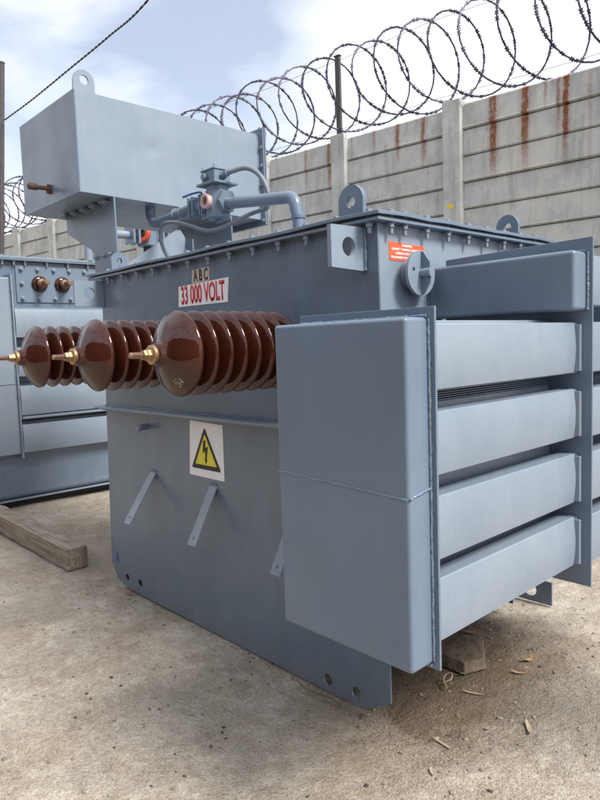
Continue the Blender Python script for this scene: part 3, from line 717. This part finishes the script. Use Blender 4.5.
bm = bmesh.new(); weld(bm, (.5625, YF - .003, 1.48), (.5625, YF - .003, 1.665), .005, 40, .0008); weld(bm, (.03, YF - .004, 1.669), (.555, YF - .004, 1.669), .005); weld(bm, (.001, .30, 1.670), (.001, .284, 1.47), .005); obj('weld_seam', bm, WELD, dk, smooth=True)
Y2 = 1.15
for a, b_ in [(1.655, 1.497)] + levels:
    tube_part(.485, .563, YF + .009, Y2, a, b_); tube_part(.30, .365, YF + .009, Y2, a + .01, b_ + .01, False)
obj('header_plate', B(.001, .58, Y2 + .0005, Y2 + .008, .552, 1.713), PAINT, T, bevel=.001)
rbox('radiator_header', .03, .565, Y2 + .0085, Y2 + .10, .568, 1.70, T, .012)

# conservator (oil tank on top)
CX0, CX1, CY0, CY1, CZ0, CZ1 = -2.842, -2.042, -.11, 1.20, 2.288, 2.838
bm = bmesh.new(); nn, mm_ = 44, 22
vsf = []
for j in range(nn + 1):
    row = []
    for k in range(mm_ + 1):
        y = CY0 + .004 + (CY1 - CY0 - .004) * j / nn; z = CZ0 + .0 + (CZ1 - CZ0) * k / mm_ - .022 * (y - CY0) / 1.31 * (1 - k / mm_)
        dent = .009 * math.exp(-((y - .36) ** 2 + (z - 2.60) ** 2) / .0016) + .003 * math.exp(-((y - .33) ** 2 + (z - 2.57) ** 2) / .012)
        wav = .0045 * noise.noise(V((y * 2.4, z * 2.9, 1))) * math.sin(math.pi * j / nn) * math.sin(math.pi * k / mm_) * 2
        row.append(bm.verts.new((CX1 - dent + wav, y, z)))
    vsf.append(row)
for j in range(nn):
    for k in range(mm_): bm.faces.new((vsf[j][k], vsf[j + 1][k], vsf[j + 1][k + 1], vsf[j][k + 1]))
oth = [[bm.verts.new((CX0, CY0 + .004, CZ0)), bm.verts.new((CX0, CY1, CZ0 - .022))], [bm.verts.new((CX0, CY0 + .004, CZ1)), bm.verts.new((CX0, CY1, CZ1))]]
bm.faces.new([vsf[j][mm_] for j in range(nn + 1)] + [oth[1][1], oth[1][0]]); bm.faces.new([vsf[j][0] for j in range(nn, -1, -1)] + [oth[0][0], oth[0][1]])
bm.faces.new((oth[0][0], oth[1][0], oth[1][1], oth[0][1])); bm.faces.new([vsf[0][k] for k in range(mm_, -1, -1)] + [oth[0][0], oth[1][0]][::1]); bm.faces.new([vsf[nn][k] for k in range(mm_ + 1)] + [oth[1][1], oth[0][1]])
cons = obj('conservator', bm, PAINT_L, T, smooth=True); cons.data.set_sharp_from_angle(angle=math.radians(30))
obj('end_plate', B(CX0 - .003, CX1 + .003, CY0 - .004, CY0 + .0035, CZ0 - .003, CZ1 + .003), PAINT, cons, bevel=.0015)
bm = bmesh.new(); w_ = .062
plate(bm, [(CY0 - .003, CZ1 - .0), (CY0 + 2 * w_, CZ1 - .0), (CY0 + 2 * w_, CZ1 + .055)] + [(CY0 + w_ + w_ * math.cos(a), CZ1 + .055 + w_ * math.sin(a)) for a in [math.pi * k / 16 for k in range(1, 16)]] + [(CY0 - .003, CZ1 + .055)],
      [circ(CY0 + w_, CZ1 + .062, .026, 26)], (CX1 - .012, 0, 0), Y_, Z_, .012); obj('lifting_eye', bm, PAINT_L, cons)
obj('end_flange', B(CX0 - .04, CX1 + .042, CY1 + .0005, CY1 + .012, CZ0 - .06, CZ1 + .04), PAINT, cons, bevel=.001)
obj('end_cover', B(CX0 - .04, CX1 + .042, CY1 + .0165, CY1 + .028, CZ0 - .06, CZ1 + .04), PAINT, cons, bevel=.001)
for k in range(6):
    bm = bmesh.new(); z = CZ0 - .03 + .122 * k
    cyl(bm, (CX1 + .022, CY1 - .012, z), (CX1 + .022, CY1 + .042, z), .007, 10); hexn(bm, (CX1 + .022, CY1 - .011, z), Y_, .013, .011); hexn(bm, (CX1 + .022, CY1 + .0285, z), Y_, .013, .010)
    obj('flange_bolt', bm, BOLT, cons)
pr_ = smoothpath([(-2.43, CY0 - .003, 2.372), (-2.43, CY0 - .05, 2.375), (-2.43, CY0 - .115, 2.374)], 6)
bm = bmesh.new(); tube(bm, pr_, .013, 14); lathe(bm, (-2.43, CY0 - .004, 2.372), -Y_, [(0, 0), (0, .028), (.016, .028), (.016, 0)], 20); lathe(bm, (-2.43, CY0 - .085, 2.375), -Y_, [(0, 0), (0, .019), (.045, .019), (.052, .014), (.052, 0)], 14)
obj('drain_pipe', bm, RUSTM, cons, smooth=True)
for k in range(5):
    bm = bmesh.new(); y = .0 + .03 * k; x = CX1 - .08 - .13 * k; cyl(bm, (x, .07, CZ0 - .004), (x, .07, CZ0 - .038), .012, 10); box(bm, x - .03, x + .03, .045, .097, CZ0 - .030, CZ0 - .022)
    obj('mounting_bolt', bm, BOLT, cons)
def support(y, poly, name='conservator_support'):
    bm = bmesh.new(); plate(bm, poly, [], (0, y, 0), X_, Z_, .010); return obj(name, bm, PAINT, T, bevel=.001)
p1_ = [(-2.042, CZ0 - .004), (-2.69, CZ0 - .004), (-2.69, 2.165), (-2.36, 2.02), (-2.325, 1.99), (-2.325, zt + .035), (-2.035, zt + .035)]
sp1 = support(.10, p1_)
for k, x in enumerate((-2.29, -2.19, -2.10)):
    bm = bmesh.new(); cyl(bm, (x, .088, 1.965), (x, .068, 1.965), .008, 10); hexn(bm, (x, .089, 1.965), -Y_, .013, .010); obj('support_bolt', bm, BOLT, sp1)
obj('support_foot', B(-2.36, -2.04, .101, .16, zt + .034, zt + .046), PAINT, T, bevel=.001)
support(.942, [(-2.042, CZ0 - .022), (-2.69, CZ0 - .022), (-2.69, 2.165), (-2.325, 1.99), (-2.325, zt + .035), (-2.035, zt + .035)])
bm = bmesh.new(); plate(bm, [(.10, zt + .036), (.63, zt + .036), (.63, 2.11), (.60, 2.155), (.565, 2.152)], [], (-2.15, 0, 0), Y_, Z_, .010); gus = obj('gusset_plate', bm, PAINT_L, T, bevel=.001)
obj('gusset_rib', B(-2.139, -2.06, .631, .64, zt + .036, 2.09), PAINT, gus, bevel=.001)

# oil pipe, valve, gas relay, conduit
PY = .40
bm = bmesh.new(); rp_ = .030
leg = [(-.818, PY, zt + .036), (-.820, PY, 2.00)] + [(-.835 - .06 * (1 - math.cos(a)) , PY, 2.045 + .062 * math.sin(a)) for a in [math.pi / 2 * k / 8 for k in range(9)]] + [(-1.05, PY, 2.125), (-1.385, PY, 2.165)]
tube(bm, leg, rp_, 20); lathe(bm, (-.818, PY, zt + .035), Z_, [(0, 0), (0, .048), (.012, .048), (.016, .033), (.016, 0)], 24); lathe(bm, (-.820, PY, 1.995), Z_, [(0, .030), (0, .035), (.012, .035), (.012, .030)], 24)
obj('oil_pipe', bm, PAINT, T, smooth=True)
bm = bmesh.new()
left = [(-1.70, PY, 2.195), (-1.95, PY, 2.175), (-2.07, PY, 2.17)] + [(-2.09 - .075 * math.sin(a), PY - .0, 2.17 + .075 * (1 - math.cos(a))) for a in [math.pi / 2 * k / 7 for k in range(1, 8)]] + [(-2.165, PY, CZ0 - .009)]
tube(bm, left, .031, 20); obj('oil_pipe', bm, PAINT, T, smooth=True)
bm = bmesh.new()
for x in (-1.80, -1.87):
    bm = bmesh.new(); lathe(bm, (x, PY, 2.186), -X_, [(0, .030), (0, .036), (.008, .036), (.008, .030)], 20); obj('pipe_clamp', bm, PAINT_L, T, smooth=True)
rel = bmesh.new(); rc = V((-1.455, PY, 2.175))
def sbox(bm, c, hx, hy, z0, z1): box(bm, c.x - hx, c.x + hx, c.y - hy, c.y + hy, z0, z1)
lathe(rel, rc - Z_ * .085, Z_, [(0, 0), (0, .055), (.008, .068), (.15, .068), (.152, .062), (.178, .062), (.178, 0)], 8, phase=math.pi / 8)
lathe(rel, rc - Z_ * .1, Z_, [(0, 0), (0, .02), (.016, .02), (.016, 0)], 12)
relay = obj('gas_relay', rel, PAINT, T, bevel=.004)
bm = bmesh.new(); plate(bm, circ(0, 0, .062, 6), [], rc + X_ * .070, Y_, Z_, .012); plate(bm, circ(0, 0, .062, 6), [], rc + X_ * .082, Y_, Z_, .012); obj('relay_flange', bm, PAINT_D, relay, bevel=.0015)
bm = bmesh.new(); plate(bm, circ(0, 0, .062, 6), [], rc - X_ * .084, Y_, Z_, .012); obj('relay_flange', bm, PAINT_D, relay, bevel=.0015)
bm = bmesh.new(); lathe(bm, rc + V((.0, -.066, .005)), -Y_, [(0, .030), (0, .040), (.022, .040), (.026, .036), (.026, .025), (.012, .023), (.0, .023)], 32); obj('sight_glass_ring', bm, PINK, relay, smooth=True)
bm = bmesh.new(); cyl(bm, rc + V((0, -.066, .005)), rc + V((0, -.078, .005)), .0235, 28); obj('sight_glass', bm, GLASS, relay, smooth=True)
bm = bmesh.new(); sbox(bm, rc, .085, .08, rc.z + .094, rc.z + .106); sbox(bm, rc + X_ * -.01, .058, .052, rc.z + .1065, rc.z + .172); sbox(bm, rc + X_ * -.01, .064, .058, rc.z + .1725, rc.z + .180)
for a, b_ in ((-.06, -.05), (.045, -.05), (-.06, .05)): cyl(bm, rc + V((a, b_, .18)), rc + V((a, b_, .197)), .004, 8)
cyl(bm, rc + V((-.03, -.055, .14)), rc + V((-.03, -.075, .14)), .018, 14)
obj('terminal_box', bm, PAINT, relay, bevel=.002)
bm = bmesh.new(); cyl(bm, rc + V((.048, 0, .14)), rc + V((.068, 0, .14)), .020, 6); cyl(bm, rc + V((.068, 0, .14)), rc + V((.098, 0, .146)), .017, 14); obj('cable_gland', bm, PAINT_D, relay, smooth=True)
vlv = bmesh.new(); vc = V((-1.605, PY, 2.185))
for dx in (-.072, -.036, .036, .058): plate(vlv, [(-.052, -.055), (.052, -.055), (.052, .055), (-.052, .055)], [], vc + X_ * dx, Y_, Z_, .013)
cyl(vlv, vc - X_ * .08, vc + X_ * .07, .036, 20); cyl(vlv, vc, vc + Z_ * .07, .012, 12)
for a in (-.04, .04):
    for b_ in (-.04, .04):
        for (x0, x1) in ((-.08, -.015), (.03, .085)): cyl(vlv, vc + V((x0, a, b_)), vc + V((x1, a, b_)), .006, 8)
valve = obj('shutoff_valve', vlv, PAINT, T, bevel=.0015)
bm = bmesh.new(); tube(bm, smoothpath([vc + V((0, -.0, .072)), vc + V((.0, -.01, .08)), vc + V((-.06, -.02, .082)), vc + V((-.15, -.025, .078))], 6), .006, 8); obj('valve_handle', bm, BLUE, valve, smooth=True)
CY = .45
cpt = [(-1.37, PY, 2.318), (-1.34, PY + .01, 2.325), (-1.27, CY, 2.335), (-1.20, CY + .02, 2.30), (-1.15, CY + .03, 2.235), (-1.135, CY + .04, 2.16), (-1.16, CY + .045, 2.11)]
bm = bmesh.new(); tube(bm, smoothpath(cpt, 8), .0135, 12)
cpt2 = [(-1.16, CY + .045, 2.11), (-1.25, CY + .01, 2.095), (-1.38, CY - .06, 2.045), (-1.50, CY - .09, 2.035), (-1.66, CY - .1, 2.085), (-1.80, CY - .09, 2.125), (-1.92, CY - .1, 2.14), (-1.975, CY - .1, 2.11), (-1.985, CY - .09, 2.03), (-1.96, CY - .07, 1.95), (-1.90, CY - .05, zt + .036)]
tube(bm, smoothpath(cpt2, 8), .0115, 12); obj('flexible_conduit', bm, HOSE, T, smooth=True)

# ------------------------------------------------------------ neighbouring transformer
K = thing('power_transformer', 'grey transformer behind at left with two small brown terminals on a bolted plate', 'transformer', (-5.2, .9, 0), 'grey electrical transformers standing in the yard')
NX = -4.62
obj('tank', B(NX - 1.2, NX, -.75, 2.6, .62, 2.235), PAINT_D, K, bevel=.006)
obj('lower_tank', B(NX - 1.2, NX + .075, -.75, 2.6, .085, .60), PAINT_D, K, bevel=.05)
obj('base_skid', B(NX - 1.1, NX - .12, -.70, -.6, .0, .084), PAINT, K, bevel=.004)
dup(K.children[-1], (0, 2.9, 0))
obj('base_shade', B(NX - 1.0, NX - .05, -.58, 2.2, .001, .0835), GASKET_SHADE, K)  # black block added, paints the shade in the gap under the tank
obj('base_flange', B(NX - 1.2, NX + .085, -.76, 2.61, .072, .0845), PAINT_L, K, bevel=.001)
obj('lid', B(NX - 1.25, NX + .05, -.8, 2.65, 2.255, 2.272), PAINT_L, K, bevel=.002)
obj('lid_flange', B(NX - 1.25, NX + .05, -.8, 2.65, 2.2355, 2.2535), PAINT_D, K, bevel=.002)
nb = bmesh.new(); p = V((NX + .028, .42, 0)); hexn(nb, p + Z_ * 2.2725, Z_, .014, .012); hexn(nb, p + Z_ * 2.222, Z_, .014, .013); cyl(nb, p + Z_ * 2.195, p + Z_ * 2.222, .008, 10)
nb0 = obj('lid_bolt', nb, BOLT, K, at=(NX + .028, .42, 2.25))
for k in range(1, 14): dup(nb0, (0, -.9 + .2 * k, 0))
obj('terminal_plate', B(NX + .0005, NX + .012, .435, 1.25, 1.865, 2.20), PAINT, K, bevel=.002)
tp = K.children[-1]
bb = bmesh.new(); lathe(bb, (NX + .0115, .484, 2.165), X_, [(0, 0), (0, .019), (.014, .019), (.016, .012), (.03, .012), (.03, 0)], 12); t0_ = obj('plate_bolt', bb, BOLT, tp, smooth=True, at=(NX + .0115, .484, 2.165))
for k in range(5):
    if k: dup(t0_, (0, .15 * k, 0))
    dup(t0_, (0, .15 * k, -.265))
dup(t0_, (0, 0, -.13))
def term(y, z=2.035):
    bm = bmesh.new(); o = V((NX + .0125, y, z)); lathe(bm, o, X_, [(0, 0), (0, .072), (.012, .074), (.026, .066), (.032, .05), (.05, .048), (.05, 0)], 32)
    b_ = obj('low_voltage_bushing', bm, PORC, K, smooth=True, at=o)
    bm = bmesh.new(); lathe(bm, o + X_ * .0505, X_, [(0, 0), (0, .040), (.02, .040), (.022, .034), (.04, .034), (.042, .024), (.13, .024), (.136, .018), (.136, 0)], 24); obj('brass_terminal', bm, TARN, b_, smooth=True)
    return b_
t1_ = term(.645); dup(t1_, (0, .215, 0))
NB = NX + .19
nlev = [(1.791, 1.544), (1.447, 1.199), (1.11, .85), (.763, .515)]
for a, b_ in nlev:
    o = obj('cooling_tube', tubebm(NB - .08, NB, .345, 2.4, a, b_, .016), PAINT_L, K, smooth=True); o.data.set_sharp_from_angle(angle=math.radians(30))
    obj('cooling_tube', tubebm(NB - .16, NB - .10, .345, 2.4, a + .02, b_ + .02), PAINT, K, smooth=True)
obj('tube_ledge', B(NB - .09, NB + .012, .345, 2.4, .818, .838), PAINT_L, K, bevel=.002)
obj('radiator_header', B(NB - .18, NB - .045, .10, .330, .50, 2.07), PAINT_L, K, bevel=.012, seg=4)
hh_ = K.children[-1]
obj('header_plate', B(NB - .22, NB - .02, .331, .344, .46, 2.10), PAINT_L, K, bevel=.001)
bm = bmesh.new(); weld(bm, (NB - .044, .105, 1.13), (NB - .044, .325, 1.135), .006); weld(bm, (NB - .044, .325, 1.135), (NB - .044, .327, .5), .006); weld(bm, (NB - .044, .325, 1.135), (NB - .044, .327, 2.06), .006); obj('weld_seam', bm, WELD, hh_, smooth=True)
# its own gas relay with an orange ringed glass, seen under the oil tank
q0 = V((-4.60, 1.80, 2.575))
bm = bmesh.new(); lathe(bm, q0 - Z_ * .12, Z_, [(0, 0), (0, .095), (.01, .11), (.24, .11), (.245, .095), (.28, .095), (.28, 0)], 8, phase=math.pi / 8); rl = obj('gas_relay', bm, PAINT, K, bevel=.004)
bm = bmesh.new(); lathe(bm, q0 + V((.06, -.085, .0)), V((.55, -.83, 0)), [(0, .045), (0, .085), (.035, .085), (.045, .075), (.045, .045), (0, .04)], 32); obj('sight_glass_ring', bm, ORR, rl, smooth=True)
bm = bmesh.new(); cyl(bm, q0 + V((.06, -.085, 0)), q0 + V((.07, -.105, 0)), .046, 28); obj('sight_glass', bm, GLASS, rl, smooth=True)
bm = bmesh.new(); box(bm, q0.x - .16, q0.x + .10, q0.y - .09, q0.y + .09, q0.z + .165, q0.z + .20); box(bm, q0.x - .1, q0.x + .06, q0.y - .07, q0.y + .07, q0.z + .2005, q0.z + .27); obj('terminal_box', bm, PAINT, rl, bevel=.003)
bm = bmesh.new(); cyl(bm, q0 + V((0, -.68, -.03)), q0 + V((0, -.1, -.01)), .04, 18); cyl(bm, q0 + V((0, .1, -.01)), q0 + V((0, .55, .01)), .04, 18); cyl(bm, q0 + V((0, -.66, -.02)), (q0.x, q0.y - .66, 2.273), .04, 18); obj('oil_pipe', bm, PAINT_L, K, smooth=True)
bm = bmesh.new()
for y in (-.2, -.14, .14, .2):
    bm = bmesh.new(); box(bm, q0.x - .09, q0.x + .09, q0.y + y - .012, q0.y + y + .012, q0.z - .1, q0.z + .08); obj('pipe_flange', bm, PAINT, K, bevel=.002)
bm = bmesh.new(); cyl(bm, q0 + V((0, 0, -.12)), (q0.x, q0.y, 2.273), .05, 16); obj('relay_stand', bm, GASKET_SHADE, K, smooth=True)

# ------------------------------------------------------------ timber beam
bmw = bmesh.new(); vs_ = []
n_ = 24
for i in range(n_ + 1):
    x = -2.52 - 1.9 * i / n_; wv = .004 * math.sin(i * 1.7); yb_ = -.128 + .018 * (i / n_)
    vs_.append([bmw.verts.new(q) for q in ((x, yb_ + wv, .002), (x, yb_ + .142 + wv, .002), (x, yb_ + .142 + wv * .5, .146 + wv), (x, yb_ + wv * .5, .146 - wv))])
for A, Bq in zip(vs_, vs_[1:]):
    for k in range(4): bmw.faces.new((A[k], A[(k + 1) % 4], Bq[(k + 1) % 4], Bq[k]))
bmw.faces.new(vs_[0]); bmw.faces.new(vs_[-1][::-1])
tag(obj('timber_beam', bmw, WOOD, bevel=.007, at=(-2.52, -.128, 0)), 'weathered square timber beam lying on the ground beside the transformer', 'beam')

# ------------------------------------------------------------ litter on the ground
def leaf(p, L_, w, ang, curl, label, m=LEAF, bend=.3, lift=.004):
    bm = bmesh.new(); n = 12; rows = []; c, s_ = math.cos(ang), math.sin(ang)
    for i in range(n + 1):
        t = i / n - .5; x = t * L_; hw = .72 * w * math.sqrt(max(0, 1 - (2 * t) ** 2)) * (1 - .25 * t); y0 = bend * L_ * (t * t - .25)
        z = lift + curl * (4 * t * t); row = []
        for j in (-1, 0, 1):
            yy = y0 + j * hw; zz = z + .25 * hw * abs(j)
            row.append((x * c - yy * s_, x * s_ + yy * c, zz))
        rows.append(row)
    z0 = hgt(p[0], p[1])
    V0 = [[bm.verts.new(V(q) + V((p[0], p[1], z0))) for q in r] for r in rows]; V1 = [[bm.verts.new(V(q) + V((p[0], p[1], z0 + .0012))) for q in r] for r in rows]
    for a in range(n):
        for j in range(2):
            bm.faces.new((V0[a][j], V0[a][j + 1], V0[a + 1][j + 1], V0[a + 1][j])); bm.faces.new((V1[a][j], V1[a + 1][j], V1[a + 1][j + 1], V1[a][j + 1]))
        for j in (0, 2): bm.faces.new((V0[a][j], V0[a + 1][j], V1[a + 1][j], V1[a][j]))
    bm.faces.new([V0[0][j] for j in (0, 1, 2)] + [V1[0][j] for j in (2, 1, 0)]); bm.faces.new([V0[n][j] for j in (0, 1, 2)] + [V1[n][j] for j in (2, 1, 0)])
    o = obj('dry_leaf', bm, m, smooth=True, at=(p[0], p[1], 0)); tag(o, label, 'leaf', 'dry leaves on the ground')
G = lambda a: math.radians(a)
leaf((-.19, .87), .12, .022, G(60), .018, 'broad orange brown leaf just under the lowest cooling tube')
leaf((.125, .80), .085, .014, G(75), .02, 'curved tan leaf lying alone right of the transformer base', bend=.5)
leaf((.385, .31), .085, .011, G(128), .01, 'pale narrow leaf lying upright in the picture, nearest the right edge', LEAFG, .12)
leaf((.105, .395), .09, .006, G(200), .008, 'thin pale leaf blade on brown soil beside the header box', LEAFG, .1)
leaf((-.02, .515), .11, .009, G(95), .03, 'curled pale leaf strip standing beside the stone chunk', LEAFG, .6, .008)
leaf((.21, .03), .09, .006, G(170), .004, 'slender straw coloured leaf in front of the header box', LEAFG, .15)
leaf((.155, .66), .06, .009, G(20), .008, 'small tan leaf on the dark soil under the cooling tubes', LEAF, .2)
leaf((.28, -.12), .045, .008, G(-40), .004, 'small brown leaf on bare concrete in the front foreground', LEAFG, .2)
# twig by the skid
bm = bmesh.new(); tube(bm, smoothpath([(-.46, -.035, .006), (-.40, -.06, .012), (-.33, -.055, .008), (-.26, -.045, .012), (-.20, -.05, .006)], 5), .004, 6, rad=None); tag(obj('twig', bm, STONE, smooth=True, at=(-.33, -.05, 0)), 'thin dark twig lying against the bottom edge of the transformer', 'twig')
# stone chunk
bm = bmesh.new(); plate(bm, [(0, 0), (.20, .01), (.23, .10), (.16, .20), (.02, .17)], [], (-.20, .50, 0.0), X_, Y_, .055)
for q in bm.verts: q.co += V((random.uniform(-.012, .012), random.uniform(-.012, .012), random.uniform(-.025, .012) if q.co.z > .03 else -.012))
tag(obj('stone_chunk', bm, STONE, bevel=.006, at=(-.1, .58, 0)), 'brown broken slab of stone on the soil under the header box', 'stone')
bm = bmesh.new(); tube(bm, smoothpath([(-.01, .36, .006), (.01, .385, .02), (-.005, .41, .028), (-.025, .40, .02), (-.02, .375, .008), (.02, .34, .004)], 6), .0035, 7, rad=None)
tag(obj('curled_bark', bm, LEAFG, smooth=True, at=(0, .39, 0)), 'pale curled strip of bark beside the lower corner of the header box', 'bark')
bm = bmesh.new(); plate(bm, [(0, 0), (.035, -.005), (.042, .012), (.012, .018)], [], (-1.93, -.035, -.004), X_, Y_, .010)
tag(obj('tile_chip', bm, TERRA, bevel=.002, at=(-1.9, -.03, 0)), 'small orange terracotta chip under the two left holes of the base', 'chip')
# grit and pebbles
def gravel(n, m, x0, x1, y0, y1, r0, r1, name, seed, dens=None):
    rnd = random.Random(seed); bm = bmesh.new()
    for _ in range(n):
        x, y = rnd.uniform(x0, x1), rnd.uniform(y0, y1)
        if dens and noise.noise(V((x * 2.1, y * 2.1, seed))) < dens: continue
        r = r0 + (r1 - r0) * rnd.random() ** 3; z = hgt(x, y) + r * .15
        M_ = Matrix.Translation((x, y, z)) @ Matrix.Rotation(rnd.uniform(0, 6.28), 4, 'Z') @ Matrix.Diagonal((r * rnd.uniform(.8, 1.6), r, r * rnd.uniform(.4, .75), 1))
        vsn = bmesh.ops.create_icosphere(bm, subdivisions=1, radius=1, matrix=M_)['verts']
        for v_ in vsn: v_.co += V([rnd.uniform(-.2, .2) * r for _ in range(3)])
    o = obj(name, bm, m, smooth=False); o['kind'] = 'stuff'; o['label'] = 'loose grit and small pebbles scattered over the worn concrete'; o['category'] = 'gravel'
gravel(5600, PEB, -4.2, 1.3, -1.4, 2.2, .0012, .010, 'gravel', 3, -.12)
def drift(n, seed):
    rnd = random.Random(seed); bm = bmesh.new()
    for _ in range(n):
        x = rnd.uniform(-2.1, .0); y = -abs(rnd.gauss(0, .022)) + .003; r_ = .0015 + .006 * rnd.random() ** 3
        if noise.noise(V((x * 4, 0, 9))) < rnd.uniform(-.5, .3): continue
        M_ = Matrix.Translation((x, y, hgt(x, y) + r_ * .3)) @ Matrix.Rotation(rnd.uniform(0, 6.28), 4, 'Z') @ Matrix.Diagonal((r_ * rnd.uniform(.8, 1.6), r_, r_ * .6, 1))
        for v_ in bmesh.ops.create_icosphere(bm, subdivisions=1, radius=1, matrix=M_)['verts']: v_.co += V([rnd.uniform(-.2, .2) * r_ for _ in range(3)])
    o = obj('grit_drift', bm, PEB); o['kind'] = 'stuff'; o['label'] = 'grit gathered along the foot of the transformer front sheet'; o['category'] = 'grit'
drift(260, 11)
gravel(600, PEBD, -1.2, 1.2, -.9, 1.9, .0015, .008, 'soil_crumbs', 5, 0.0)
